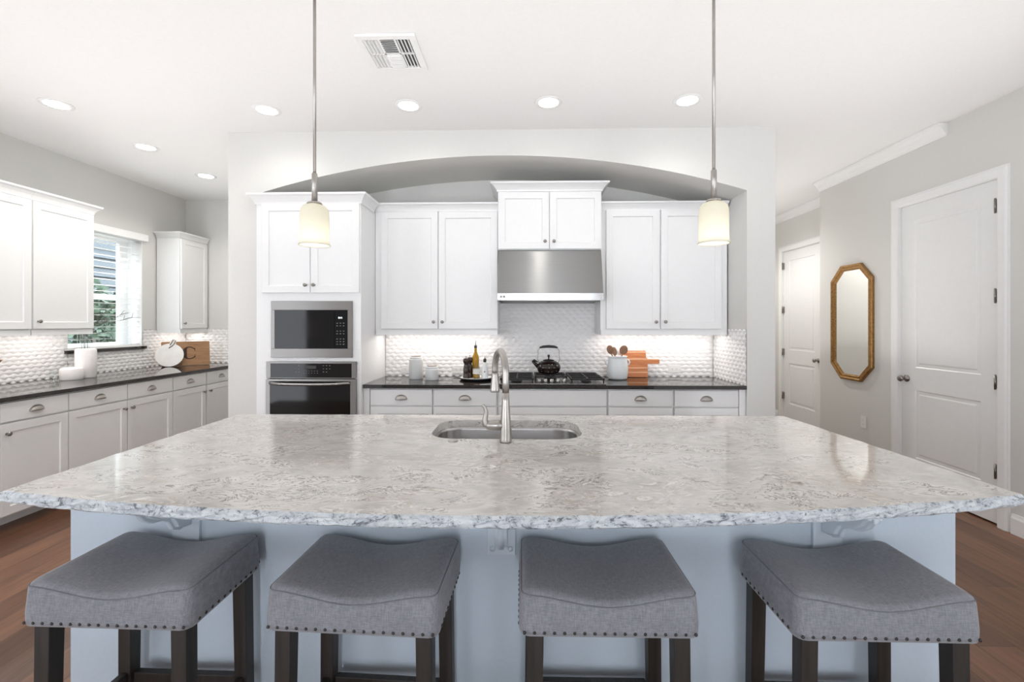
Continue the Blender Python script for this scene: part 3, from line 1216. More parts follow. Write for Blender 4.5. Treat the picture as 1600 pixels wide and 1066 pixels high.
for zz in zs:
    s_ = MB()
    a = math.radians(2)
    s_.prism([(-0.045 - 0.024 * math.cos(a), zz - 0.024 * math.sin(a)), (-0.045 + 0.024 * math.cos(a), zz + 0.024 * math.sin(a)),
              (-0.045 + 0.024 * math.cos(a), zz + 0.024 * math.sin(a) + 0.0028), (-0.045 - 0.024 * math.cos(a), zz - 0.024 * math.sin(a) + 0.0028)],
             'y', 0.012, ww - 0.012)
    part('slat', s_, 'blind', bl)
for yy in (0.12, ww - 0.12):
    part('ladder_cord', MB().tube([(-0.020, yy, 0.02), (-0.020, yy, wh_ - 0.02)], 0.0015, 6), 'blind', bl)
part('bottom_rail', MB().box(-0.07, -0.02, 0.012, ww - 0.012, 0.007, 0.022), 'blind', bl)
tag(part('window_sill', MB().box(LEFT - 0.15, LEFT + 0.03, WY0 - 0.03, WY1 + 0.03, WZ0 - 0.030, WZ0 - 0.001), 'black_granite', None, 0.002),
    'black granite ledge under the left wall window', 'window sill')

# outside the window
sd = MB()
for i in range(16):
    z = i * 0.2
    sd.prism([(-9.0, z), (-8.955, z), (-8.985, z + 0.2), (-9.0, z + 0.2)], 'y', 4.5, 12.5)
tag(part('neighbor_siding', sd, 'siding'), 'grey blue lap siding of the next house seen through the window', 'house wall')
tag(part('garden_bed', MB().box(-11, LEFT - 0.25, 3.0, 13, -0.2, -0.05), 'soil'), 'brown garden ground outside the window', 'ground')['kind'] = 'structure'


def shrub(loc, r, h, n, label):
    m = MB()
    rnd = random.Random(int(abs(loc[1]) * 100))
    for _ in range(n):
        a, b = rnd.uniform(0, 2 * math.pi), math.acos(rnd.uniform(-1, 1))
        q = rnd.uniform(0.55, 1.0)
        p = Vector((math.cos(a) * math.sin(b) * r * q, math.sin(a) * math.sin(b) * r * q, h * 0.5 + math.cos(b) * h * 0.5 * q))
        d = Vector((rnd.uniform(-1, 1), rnd.uniform(-1, 1), rnd.uniform(-0.4, 1))).normalized()
        e = d.cross(Vector((rnd.uniform(-1, 1), rnd.uniform(-1, 1), rnd.uniform(-1, 1)))).normalized()
        s = rnd.uniform(0.05, 0.11)
        m.add([p - d * s, p + e * s * 0.45, p + d * s, p - e * s * 0.45], [(0, 1, 2, 3)])
    t = thing('shrub', label, 'shrub', loc, 0, 'shrubs outside the window')
    part('foliage', m, 'leaf_green', t)
    part('stem', MB().tube([(0, 0, 0), (0.03, 0.02, h * 0.5), (0, 0, h * 0.8)], [0.03, 0.025, 0.01], 8), 'twig', t)
    return t


shrub((-6.9, 7.1, -0.05), 0.75, 2.15, 1500, 'green leafy shrub outside the window, left behind the blind')
shrub((-7.3, 8.6, -0.05), 0.85, 2.25, 1500, 'green leafy shrub outside the window, farther back by the siding')

# ------------------------------------------------------------------ ceiling fixtures
LIGHTS = [((-3.307, 3.14), 'recessed ceiling light above the left wall, nearest of that row of three'),
          ((-3.324, 3.925), 'recessed ceiling light above the left wall, middle of that row of three'),
          ((-3.342, 4.708), 'recessed ceiling light above the left wall, farthest into the corner'),
          ((-1.866, 3.263), 'recessed ceiling light in front of the arch, leftmost of four, above the oven tower'),
          ((-0.82, 3.222), 'recessed ceiling light in front of the arch, second from left, below the air vent'),
          ((0.175, 3.20), 'recessed ceiling light in front of the arch, third from left, above the range hood'),
          ((1.14, 3.197), 'recessed ceiling light in front of the arch, rightmost of four, beside the right pendant')]


def recessed(x, y, label, power=RECESSED_W):
    t = thing('recessed_light', label, 'ceiling light', (x, y, CEIL), 0, 'recessed ceiling lights')
    tr = MB().lathe([(0.070, -0.004), (0.078, -0.005), (0.096, -0.003), (0.098, -0.0005), (0.070, -0.0005), (0.070, -0.004)], (0, 0, 0), 36)
    part('trim_ring', tr, 'trim_paint', t)
    part('diffuser', MB().lathe([(0.0, -0.0035), (0.070, -0.0035), (0.070, -0.001), (0.0, -0.001)], (0, 0, 0), 36), 'lamp_disc', t)
    ld = bpy.data.lights.new('recessed_lamp', 'SPOT')
    ld.energy = power
    ld.spot_size = math.radians(150)
    ld.spot_blend = 0.6
    ld.shadow_soft_size = 0.06
    ld.color = (1, 0.965, 0.92)
    lo = bpy.data.objects.new('recessed_lamp', ld)
    COL.objects.link(lo)
    lo.parent = t
    lo.location = (0, 0, -0.02)
    return t


for (x, y), lb in LIGHTS:
    recessed(x, y, lb, RECESSED_W * (1.7 if x < -3 else (0.35 if x < -1.5 else 0.45)))
recessed(2.60, 6.05, 'recessed ceiling light in the hall behind the arch wall', RECESSED_W * 6)

vt = thing('air_vent', 'white rectangular air vent grille in the ceiling', 'vent', (-0.745, 2.585, CEIL))
vw, vd = 0.33, 0.345
g = MB()
g.box(-vw / 2, vw / 2, -vd / 2, -vd / 2 + 0.035, -0.016, 0).box(-vw / 2, vw / 2, vd / 2 - 0.035, vd / 2, -0.016, 0)
g.box(-vw / 2, -vw / 2 + 0.035, -vd / 2 + 0.035, vd / 2 - 0.035, -0.016, 0).box(vw / 2 - 0.035, vw / 2, -vd / 2 + 0.035, vd / 2 - 0.035, -0.016, 0)
part('frame', g, 'trim_paint', vt, 0.003)
part('duct', MB().box(-vw / 2 + 0.03, vw / 2 - 0.03, -vd / 2 + 0.03, vd / 2 - 0.03, -0.002, -0.0005), 'vent_dark', vt)
cw = (vw - 0.07) / 3
for ci in range(3):
    for ri in range(2):
        x0 = -vw / 2 + 0.035 + ci * cw
        y0 = -vd / 2 + 0.035 + ri * (vd - 0.07) / 2
        x1, y1 = x0 + cw, y0 + (vd - 0.07) / 2
        s = MB()
        bar = 0.005
        s.box(x0, x1, y0, y0 + bar, -0.011, -0.003).box(x0, x1, y1 - bar, y1, -0.011, -0.003)
        s.box(x0, x0 + bar, y0, y1, -0.011, -0.003).box(x1 - bar, x1, y0, y1, -0.011, -0.003)
        n = 6
        if ci == 1:
            tilt = -0.010 if ri == 0 else 0.010
            for k in range(n + 1):
                yy = y0 + bar + (y1 - y0 - 2 * bar) * (k + 0.5) / (n + 1)
                s.prism([(yy - 0.0015 + tilt / 2, -0.016), (yy + 0.0015 + tilt / 2, -0.016), (yy + 0.0015 - tilt / 2, -0.004), (yy - 0.0015 - tilt / 2, -0.004)], 'x', x0 + bar, x1 - bar)
        else:
            tilt = -0.010 if ci == 0 else 0.010
            n = 4
            for k in range(n):
                xx = x0 + bar + (x1 - x0 - 2 * bar) * (k + 0.5) / n
                s.prism([(xx - 0.002 + tilt / 2, -0.016), (xx + 0.002 + tilt / 2, -0.016), (xx + 0.002 - tilt / 2, -0.004), (xx - 0.002 - tilt / 2, -0.004)], 'y', y0 + bar, y1 - bar)
        part('louver', s, 'trim_paint', vt)


def pendant(x, y, label):
    t = thing('pendant_light', label, 'pendant light', (x, y, 1.733), 0, 'glass pendant lights over the island')
    sh = MB().shell([(0.0635, 0.000), (0.0615, 0.004), (0.0585, 0.012), (0.0575, 0.030), (0.0570, 0.120), (0.0560, 0.138), (0.052, 0.152),
                     (0.043, 0.163), (0.028, 0.169), (0.018, 0.170)], (0, 0, 0), 40)
    o = part('lamp_shade', sh, 'shade_glass', t, label='frosted glass shade')
    so = o.modifiers.new('solid', 'SOLIDIFY')
    so.thickness = 0.003
    part('cap', MB().lathe([(0.0, 0.166), (0.022, 0.1715), (0.031, 0.172), (0.026, 0.179), (0.012, 0.183), (0.0, 0.183)], (0, 0, 0), 28), 'nickel', t)
    part('stem', MB().lathe([(0.0115, 0.181), (0.0115, 0.296), (0.009, 0.301), (0.0, 0.301)], (0, 0, 0), 20), 'nickel', t)
    part('rod', MB().lathe([(0.0062, 0.300), (0.0062, CEIL - 1.733 - 0.02)], (0, 0, 0), 16), 'nickel', t)
    part('canopy', MB().lathe([(0.0, CEIL - 1.733 - 0.028), (0.02, CEIL - 1.733 - 0.026), (0.060, CEIL - 1.733 - 0.008), (0.062, CEIL - 1.733 - 0.001), (0.0, CEIL - 1.733 - 0.001)], (0, 0, 0), 32), 'nickel', t)
    part('bulb', MB().ball((0, 0, 0.062), 0.022, 0.022, 0.03).lathe([(0.012, 0.088), (0.012, 0.166)], (0, 0, 0), 14), 'bulb', t)
    ld = bpy.data.lights.new('pendant_lamp', 'POINT')
    ld.energy = PENDANT_W
    ld.shadow_soft_size = 0.03
    ld.color = (1, 0.95, 0.87)
    lo = bpy.data.objects.new('pendant_lamp', ld)
    COL.objects.link(lo)
    lo.parent = t
    lo.location = (0, 0, 0.03)
    return t


pendant(-0.868, 1.87, 'left of two brushed nickel pendants with frosted glass shade, in front of oven tower')
pendant(0.773, 1.87, 'right of two brushed nickel pendants with frosted glass shade, by the arch end')


# under-cabinet lights
def undercab(loc, rz, w, label):
    t = thing('under_cabinet_light', label, 'light bar', loc, rz, 'under-cabinet lights')
    part('housing', MB().box(-w / 2, w / 2, -0.018, 0.018, -0.008, -0.0005), 'trim_paint', t)
    part('diffuser', MB().box(-w / 2 + 0.01, w / 2 - 0.01, -0.012, 0.012, -0.011, -0.008), 'light_bar', t)
    ld = bpy.data.lights.new('strip_lamp', 'AREA')
    ld.shape = 'RECTANGLE'
    ld.size = w
    ld.size_y = 0.03
    ld.energy = UNDERCAB_W * w
    ld.color = (1, 0.93, 0.87)
    lo = bpy.data.objects.new('strip_lamp', ld)
    COL.objects.link(lo)
    lo.parent = t
    lo.location = (0, 0, -0.014)
    return t


undercab((-0.76, 4.08, 1.352), 0, 0.98, 'light strip under the upper cabinet left of the hood')
undercab((1.205, 4.08, 1.352), 0, 0.98, 'light strip under the upper cabinet right of the hood')
undercab((-4.07, 3.00, 1.356), math.radians(90), 0.96, 'light strip under the upper cabinet cut off by the left edge')
undercab((-4.07, 3.81, 1.356), math.radians(90), 0.44, 'light strip under the single upper cabinet just before the window')
undercab((-4.09, 5.38, 1.340), math.radians(90), 0.38, 'light strip under the far corner upper cabinet')

# ------------------------------------------------------------------ island
isl = thing('kitchen_island', 'pale blue grey kitchen island base behind the four stools', 'kitchen island', (0, 0, 0))
IX0, IX1, IY0, IY1 = -1.520, 1.380, 1.490, 2.42
sxc, syc, sw, sh_ = -0.0765, 2.132, 0.675, 0.375
b = MB()
b.box(IX0, IX1, IY0, IY0 + 0.11, 0, 0.878)
b.box(IX0, IX0 + 0.10, IY0 + 0.11, IY1, 0, 0.878).box(IX1 - 0.10, IX1, IY0 + 0.11, IY1, 0, 0.878)
part('panel', b, 'island_blue_grey', isl)
kb = MB().box(IX0 + 0.10, IX1 - 0.10, IY1 - 0.05, IY1 - 0.03, 0.1, 0.878).box(IX0 + 0.10, IX1 - 0.10, IY1 - 0.10, IY1 - 0.08, 0, 0.1)
part('cabinet_front', kb, 'cabinet_paint', isl)
part('baseboard', MB().sweep([(IX0, IY0), (IX1, IY0)], base), 'trim_paint', isl)


def corbel(x, short):
    pl = MB()
    pl.box(x - 0.046, x + 0.046, IY0 - 0.012, IY0, 0.655, 0.878)
    o = part('corbel', pl, 'corbel_paint', isl, 0.002, 'moulded white corbel bracket')
    y = IY0 - 0.012
    prof = [(y, 0.878), (y - 0.195, 0.878), (y - 0.195, 0.862), (y - 0.180, 0.855), (y - 0.165, 0.835), (y - 0.135, 0.815), (y - 0.100, 0.808),
            (y - 0.075, 0.795), (y - 0.060, 0.770), (y - 0.056, 0.745), (y - 0.046, 0.722), (y - 0.028, 0.708), (y - 0.018, 0.690), (y, 0.684)]
    if short:
        prof = prof[:9] + [(y - 0.056, 0.760), (y - 0.030, 0.748), (y, 0.744)]
    part('bracket_arm', MB().prism(prof, 'x', x - 0.021, x + 0.021, True), 'corbel_paint', o, 0.003)
    part('bracket_arm', MB().prism([(a if i == 0 or i == len(prof) - 1 else a - 0.006, z - (0.006 if 1 < i < len(prof) - 1 else 0)) for i, (a, z) in enumerate(prof)], 'x', x - 0.008, x + 0.008, True), 'corbel_paint', o)
    for sx in (-1, 1):
        part('rosette', MB().lathe([(0.009, y), (0.008, y - 0.004), (0.0, y - 0.006)], (x + sx * 0.030, 0, 0.676), 14, 'y'), 'corbel_paint', o)
    return o


for x, sh in ((-1.118, True), (-0.072, False), (0.972, True)):
    corbel(x, sh)


# countertop with a bowed, chiselled front edge and a sink cut-out
def island_top():
    z0, z1 = 0.880, 0.914
    A, B, C, D = (-1.545, 1.305), (1.447, 1.352), (1.395, 2.470), (-1.555, 2.445)
    n = 96
    front = []
    for i in range(n + 1):
        t = i / n
        x = A[0] + (B[0] - A[0]) * t
        y = A[1] + (B[1] - A[1]) * t - 0.172 * (1 - (2 * t - 1) ** 2) ** 0.92 * 0.97
        front.append((x, y))
    outer = front + [C, D]
    hole = rrect(sxc, syc, sw, sh_, 0.115, 10)
    rnd = random.Random(3)
    nz = 5
    edge_rows = []
    per = []
    for i, p in enumerate(outer):
        per.append(p)
        if i >= n:      # subdivide the straight sides too
            q = outer[(i + 1) % len(outer)]
            k = int(math.hypot(q[0] - p[0], q[1] - p[1]) / 0.04)
            for j in range(1, k):
                per.append((p[0] + (q[0] - p[0]) * j / k, p[1] + (q[1] - p[1]) * j / k))
    ctr = Vector((-0.05, 1.9))
    np_ = len(per)
    for r in range(nz + 1):
        row = []
        for i, p in enumerate(per):
            a = Vector(per[i - 1])
            b_ = Vector(per[(i + 1) % np_])
            d = (b_ - a).normalized()
            nrm = Vector((d.y, -d.x))
            if nrm.dot(Vector(p) - ctr) < 0:
                nrm = -nrm
            j = rnd.uniform(-0.0035, 0.0035)
            inset = (0.006 + rnd.uniform(0, 0.003)) if r in (0, nz) else 0.0
            q = Vector(p) + nrm * (j - inset)
            zz = z0 + (z1 - z0) * r / nz + (rnd.uniform(-0.002, 0.002) if 0 < r < nz else 0)
            row.append((q.x, q.y, zz))
        edge_rows.append(row)
    t = thing('island_countertop', 'long bowed grey and white quartz countertop on the island', 'countertop')
    top_outer = [p for p in edge_rows[nz]]
    bot_outer = [p for p in edge_rows[0]]

    def sheet(outer3, z):
        h3 = [(p[0], p[1], z) for p in hole]
        polys = [[Vector(p) for p in outer3], [Vector(p) for p in reversed(h3)]]
        tris = geometry.tessellate_polygon(polys)
        return list(outer3) + list(reversed(h3)), [tuple(q) for q in tris]
    m = MB()
    vs, fs = sheet(top_outer, z1)
    m.add(vs, fs)
    vs, fs = sheet(bot_outer, z0)
    m.add(vs, fs)
    nh = len(hole)
    vs = [(p[0], p[1], z0) for p in hole] + [(p[0], p[1], z1) for p in hole]
    m.add(vs, [(i, (i + 1) % nh, nh + (i + 1) % nh, nh + i) for i in range(nh)])
    part('slab', m, 'island_quartz', t)
    e = MB()
    vs = [p for row in edge_rows for p in row]
    fs = []
    for r in range(nz):
        for i in range(np_):
            j = (i + 1) % np_
            fs.append((r * np_ + i, r * np_ + j, (r + 1) * np_ + j, (r + 1) * np_ + i))
    e.add(vs, fs, False)
    part('chiseled_edge', e, 'quartz_edge', t, label='rough chiselled stone edge with dark flecks')
    return t


island_top()

# sink bowl
sk = thing('sink', 'undermount stainless steel sink set into the island countertop', 'sink', (sxc, syc, 0.8785))
m = MB()
rows = []
for d, z, r in ((0.020, -0.001, 0.125), (-0.004, -0.001, 0.115), (-0.006, -0.012, 0.110), (-0.010, -0.17, 0.10), (-0.030, -0.195, 0.085), (-0.06, -0.202, 0.07)):
    rows.append([(p[0], p[1], z) for p in rrect(0, 0, sw + 2 * d, sh_ + 2 * d, r, 10)])
n = len(rows[0])
m.add([p for r in rows for p in r], [(k * n + i, k * n + (i + 1) % n, (k + 1) * n + (i + 1) % n, (k + 1) * n + i) for k in range(len(rows) - 1) for i in range(n)], True)
m.f.append([(len(rows) - 1) * n + i for i in range(n)])
m.s.append(False)
o = part('basin', m, 'sink_steel', sk)
so = o.modifiers.new('solid', 'SOLIDIFY')
so.thickness = 0.0015
so.offset = -1
part('drain', MB().lathe([(0.0, -0.200), (0.035, -0.200), (0.042, -0.199), (0.044, -0.2015), (0.0, -0.2015)], (0.0, 0.03, 0), 24), 'chrome', sk)

# faucet
fx, fy = -0.0745, 1.895
fc = thing('faucet', 'brushed nickel gooseneck pull-down faucet with side lever, behind the island sink', 'faucet', (fx, fy, 0.914))
fc['label'] = 'brushed nickel gooseneck faucet with side lever standing at the island sink'
part('base', MB().lathe([(0.0, 0), (0.0250, 0.0), (0.0258, 0.006), (0.0248, 0.014), (0.0238, 0.05), (0.0226, 0.075), (0.0208, 0.10), (0.0180, 0.135), (0.0158, 0.170), (0.0148, 0.205),
                         (0.0, 0.206)], (0, 0, 0), 28), 'nickel', fc)
d = Vector((-0.30, 0.954, 0)).normalized()
r = 0.092
zt = 0.282
pts, rad = [Vector((0, 0, 0.2065)), Vector((0, 0, 0.25))], []
for i in range(19):
    a = math.pi * i / 18
    pts.append(d * (r - r * math.cos(a)) + Vector((0, 0, zt + r * math.sin(a))))
pts.append(d * (2 * r + 0.002) + Vector((0, 0, zt - 0.012)))
part('spout', MB().tube(pts, [0.0142] * 3 + [0.0140] * 19, 18), 'nickel', fc)
hx = d * (2 * r + 0.002)
part('spray_head', MB().lathe([(0.0142, zt - 0.0125), (0.0152, zt - 0.020), (0.0180, zt - 0.055), (0.0215, zt - 0.088), (0.0225, zt - 0.096), (0.020, zt - 0.100), (0.0, zt - 0.100)], (hx.x, hx.y, 0), 26), 'nickel', fc)
hl = MB()
hl.lathe([(0.0, -0.012), (0.0195, -0.012), (0.0200, -0.040), (0.0205, -0.062), (0.0185, -0.074), (0.011, -0.081), (0.0, -0.082)], (0, 0, 0.070), 22, 'x')
hnd = part('handle_hub', hl, 'nickel', fc)
lv = [(-0.072, 0, 0.066), (-0.084, -0.002, 0.074), (-0.087, -0.003, 0.090), (-0.083, -0.004, 0.108), (-0.081, -0.005, 0.125), (-0.085, -0.006, 0.142), (-0.092, -0.007, 0.153), (-0.099, -0.008, 0.156)]
part('lever', MB().tube(lv, [0.013, 0.0135, 0.012, 0.0100, 0.0090, 0.0078, 0.0065, 0.004], 12), 'nickel', hnd)
tag(part('air_switch', MB().lathe([(0.0, 0.9141), (0.021, 0.9141), (0.021, 0.917), (0.017, 0.920), (0.0, 0.921)], (-0.296, 1.905, 0), 24), 'nickel'),
    'small round nickel button on the countertop left of the faucet', 'button')


# ------------------------------------------------------------------ stools
def make_stool(label):
    t = thing('bar_stool', label, 'stool', (0, 0, 0), 0, 'grey saddle stools along the island')
    w, dp = 0.445, 0.310
    zb, zt, dip = 0.620, 0.732, 0.030

    def per(w_, d_, r_, k=14):
        pts = []
        cs = ((1, -1, -90), (1, 1, 0), (-1, 1, 90), (-1, -1, 180))
        for i, (sx, sy, a) in enumerate(cs):
            c_ = (sx * (w_ / 2 - r_), sy * (d_ / 2 - r_))
            arc = arc_pts(c_, r_, a, a + 90, 4)
            pts += arc
            nx_ = cs[(i + 1) % 4]
            q = (nx_[0] * (w_ / 2 - r_) + r_ * math.cos(math.radians(a + 90)), nx_[1] * (d_ / 2 - r_) + r_ * math.sin(math.radians(a + 90)))
            e_ = arc[-1]
            for j in range(1, k):
                pts.append((e_[0] + (q[0] - e_[0]) * j / k, e_[1] + (q[1] - e_[1]) * j / k))
        return pts

    def top(x, f=1.0):
        u = min(1, abs(x) / (w / 2))
        return zt - dip * f * (0.5 + 0.5 * math.cos(math.pi * u))
    rows = []
    rnd = random.Random(11)
    for off, hz in ((-0.010, None), (0.004, 'b'), (0.006, 'b1'), (0.0065, 'b2'), (0.004, 'm'), (0.001, 'm2'), (-0.002, 't0'), (-0.009, 't1'), (-0.020, 't2')):
        ring = []
        for x, y in per(w + 2 * off, dp + 2 * off, 0.022 + max(0, off)):
            tz = top(x)
            z = {None: zb + 0.002, 'b': zb, 'b1': zb + 0.012, 'b2': zb + 0.03, 'm': zb + (tz - zb) * 0.55, 'm2': tz - 0.018, 't0': tz - 0.009, 't1': tz - 0.002, 't2': tz + 0.001}[hz]
            ring.append((x, y, z))
        rows.append(ring)
    for s_ in (0.84, 0.66, 0.45, 0.22):
        ring = []
        for x, y in per(w - 0.04, dp - 0.04, 0.03):
            ring.append((x * s_, y * s_, top(x * s_) + 0.004 * (1 - s_)))
        rows.append(ring)
    n = len(rows[0])
    m = MB()
    m.add([p for r_ in rows for p in r_], [(k * n + i, k * n + (i + 1) % n, (k + 1) * n + (i + 1) % n, (k + 1) * n + i) for k in range(len(rows) - 1) for i in range(n)], True)
    m.f.append([(len(rows) - 1) * n + i for i in range(n)])
    m.s.append(True)
    m.f.append([i for i in range(n)])
    m.s.append(False)
    seat = part('seat', m, 'grey_linen', t, label='grey linen saddle seat')
    seam = [(x * 1.0, y, top(x) - 0.0105) for x, y in per(w - 0.001, dp - 0.001, 0.022)]
    part('welt_seam', MB().tube(seam + [seam[0]], 0.0014, 6), 'thread', seat)
    nm = MB().lathe([(0.0045, 0), (0.004, -0.0016), (0.0022, -0.0028), (0.0, -0.0031)], (0, 0, 0), 10, 'y').mesh('nailhead')
    nm.materials.append(M['nail_metal'])
    zn = zb + 0.010
    spots = []
    for i in range(18):
        x = -w / 2 + 0.008 + (w - 0.016) * i / 17
        spots.append((x, -dp / 2 - 0.0055, 0))
        spots.append((x, dp / 2 + 0.0055, math.pi))
    for i in range(1, 12):
        y = -dp / 2 + 0.008 + (dp - 0.016) * i / 12
        spots.append((w / 2 + 0.0055, y, math.pi / 2))
        spots.append((-w / 2 - 0.0055, y, -math.pi / 2))
    for x, y, a in spots:
        o_ = bpy.data.objects.new('nailhead', nm)
        COL.objects.link(o_)
        o_.parent = seat
        o_.location = (x, y, zn)
        o_.rotation_euler = (0, 0, a)
    lx, ly = 0.186, 0.122
    for sx in (-1, 1):
        for sy in (-1, 1):
            lg = MB()
            a = 0.0210
            bx, by = sx * (lx + 0.008), sy * (ly + 0.004)
            vs = []
            for (cx_, cy_, zz, hh) in ((bx, by, 0.0, 0.019), (sx * lx, sy * ly, 0.619, a)):
                vs += [(cx_ - hh, cy_ - hh, zz), (cx_ + hh, cy_ - hh, zz), (cx_ + hh, cy_ + hh, zz), (cx_ - hh, cy_ + hh, zz)]
            lg.add(vs, [(0, 1, 2, 3), (4, 5, 6, 7), (0, 1, 5, 4), (1, 2, 6, 5), (2, 3, 7, 6), (3, 0, 4, 7)])
            part('leg', lg, 'leg_wood', t, 0.002)
    for sx in (-1, 1):
        part('stretcher', MB().box(sx * lx * 1.02 - 0.011, sx * lx * 1.02 + 0.011, -ly + 0.02, ly - 0.02, 0.262, 0.297), 'leg_wood', t, 0.002)
    for sy, z in ((1, 0.258), (-1, 0.165)):
        part('stretcher', MB().box(-lx + 0.02, lx - 0.02, sy * ly * 1.02 - 0.011, sy * ly * 1.02 + 0.011, z, z + 0.034), 'leg_wood', t, 0.002)
    return t


ST = [((-1.082, 1.308), -1.0, 'grey nailhead bar stool at the left end of the island'),
      ((-0.434, 1.302), -2.6, 'grey nailhead bar stool second from the left, left of the centre corbel'),
      ((0.216, 1.308), 0.3, 'grey nailhead bar stool third from the left, just right of the centre corbel'),
      ((0.908, 1.308), 0.0, 'grey nailhead bar stool at the right end of the island')]
first = None
for (x, y), a, lb in ST:
    if first is None:
        first = make_stool(lb)
        first.location = (x, y, 0)
        first.rotation_euler = (0, 0, math.radians(a))
    else:
        dup(first, (x, y, 0), math.radians(a), lb)

# ------------------------------------------------------------------ cooktop and kettle
CT = 0.914
ck = thing('gas_cooktop', 'stainless steel gas cooktop with black iron grates under the hood', 'cooktop', (0.2325, 3.915, CT + 0.0005))
cw, cd = 0.865, 0.505
part('tray', MB().box(-cw / 2, cw / 2, -cd / 2, cd / 2, 0, 0.008), 'steel_bright', ck, 0.003)
for bx, by, br_ in ((-0.29, -0.115, 0.045), (-0.29, 0.125, 0.04), (0.0, 0.10, 0.055), (0.29, -0.115, 0.04), (0.29, 0.125, 0.045)):
    part('burner', MB().lathe([(0.0, 0.009), (br_, 0.009), (br_, 0.020), (br_ * 0.8, 0.022), (br_ * 0.8, 0.029), (0.0, 0.030)], (bx, by, 0), 24), 'cast_iron', ck)
for gx, y0 in ((-0.285, -0.235), (0.0, -0.075), (0.285, -0.235)):
    g = MB()
    hw = 0.137
    y1 = 0.235
    z0, z1 = 0.034, 0.048
    g.box(gx - hw, gx + hw, y0, y0 + 0.014, z0, z1).box(gx - hw, gx + hw, y1 - 0.014, y1, z0, z1)
    g.box(gx - hw, gx - hw + 0.014, y0, y1, z0, z1).box(gx + hw - 0.014, gx + hw, y0, y1, z0, z1)
    g.box(gx - 0.006, gx + 0.006, y0, y1, z0, z1 + 0.002)
    ym = (y0 + y1) / 2
    for yy in ([ym] if gx == 0 else [-0.115, ym, 0.125]):
        g.box(gx - hw, gx + hw, yy - 0.006, yy + 0.006, z0, z1 + 0.002)
    for dx in (-hw + 0.004, hw - 0.014):
        for dy in (y0 + 0.002, y1 - 0.012):
            g.box(gx + dx, gx + dx + 0.010, dy, dy + 0.010, 0.008, z0)
    part('grate', g, 'cast_iron', ck, 0.002)
for dx in (-0.105, -0.052, 0.0, 0.052, 0.105):
    part('knob', MB().lathe([(0.019, 0.009), (0.019, 0.020), (0.0155, 0.024), (0.014, 0.036), (0.0, 0.037)], (dx * 0.98, -0.165 + abs(dx) * 0.1, 0), 20), 'steel_bright', ck)

kt = thing('tea_kettle', 'dark glossy tea kettle with tall bail handle on the cooktop', 'kettle', (0.222, 4.03, CT + 0.0525))
body = [(0.0, 0.0), (0.075, 0.0), (0.085, 0.006), (0.097, 0.025), (0.106, 0.048), (0.104, 0.068), (0.092, 0.090), (0.070, 0.106), (0.045, 0.114), (0.0, 0.115)]
part('body', MB().lathe(body, (0, 0, 0), 40), 'kettle_enamel', kt)
ld_ = part('lid', MB().lathe([(0.0, 0.1135), (0.050, 0.1145), (0.048, 0.119), (0.025, 0.125), (0.0, 0.127)], (0, 0, 0), 28), 'kettle_enamel', kt)
part('lid_knob', MB().lathe([(0.006, 0.1255), (0.006, 0.138), (0.010, 0.145), (0.011, 0.158), (0.007, 0.164), (0.0, 0.165)], (0, 0, 0), 16), 'black_plastic', ld_)
part('spout', MB().tube([(-0.085, -0.01, 0.055), (-0.115, -0.012, 0.082), (-0.142, -0.014, 0.108)], [0.022, 0.015, 0.012], 14), 'kettle_enamel', kt)
part('whistle', MB().tube([(-0.146, -0.014, 0.104), (-0.128, -0.014, 0.118), (-0.095, -0.012, 0.098)], [0.008, 0.010, 0.005], 10), 'black_plastic', kt)
for s in (-1, 1):
    part('bail_wire', MB().tube([(s * 0.085, 0, 0.095), (s * 0.098, 0, 0.125), (s * 0.092, 0, 0.165), (s * 0.094, 0, 0.20), (s * 0.075, 0, 0.228), (s * 0.06, 0, 0.232)], 0.0028, 8), 'dark_nickel', kt)
part('handle', MB().tube([(-0.080, 0, 0.226), (-0.05, 0, 0.234), (0, 0, 0.2375), (0.05, 0, 0.234), (0.080, 0, 0.226)], [0.007, 0.0115, 0.013, 0.0115, 0.007], 14), 'black_plastic', kt)

# ------------------------------------------------------------------ things on the niche counter


def canister(loc, r, h, label):
    t = thing('canister', label, 'canister', loc, 0, 'white ceramic canisters')
    part('jar', MB().lathe([(0.0, 0), (r * 0.97, 0), (r, 0.004), (r, h - 0.012), (r * 0.985, h - 0.004), (r * 0.93, h), (0, h)], (0, 0, 0), 36), 'canister_ceramic', t)
    l = part('lid', MB().lathe([(0.0, h), (r * 0.86, h), (r * 0.90, h + 0.003), (r * 0.90, h + 0.013), (r * 0.84, h + 0.018), (0.0, h + 0.0185)], (0, 0, 0), 36), 'canister_ceramic', t)
    part('lid_rim', MB().lathe([(0.0, h + 0.0185), (r * 0.70, h + 0.0185), (r * 0.73, h + 0.021), (r * 0.73, h + 0.026), (r * 0.68, h + 0.028), (0.0, h + 0.028)], (0, 0, 0), 32), 'lid_wood', l)
    return t


canister((-0.958, 4.03, CT + 0.0005), 0.060, 0.178, 'taller white ceramic canister with flat lid on the black counter')
canister((-0.800, 3.96, CT + 0.0005), 0.058, 0.098, 'shorter white ceramic canister with flat lid beside the taller one')

tr = thing('serving_tray', 'round white tray with black rim under the oil bottle and mills', 'tray', (-0.412, 4.00, CT + 0.0005))
part('plate', MB().lathe([(0.0, 0.004), (0.125, 0.004), (0.140, 0.011), (0.146, 0.020), (0.142, 0.022), (0.135, 0.0155), (0.120, 0.010), (0.0, 0.010)], (0, 0, 0), 48), 'ceramic', tr)
part('rim', MB().lathe([(0.126, 0.0), (0.142, 0.003), (0.1515, 0.012), (0.1515, 0.0205), (0.1465, 0.0205), (0.1405, 0.0105), (0.126, 0.0)], (0, 0, 0), 48), 'black_plastic', tr)
TZ = CT + 0.0108


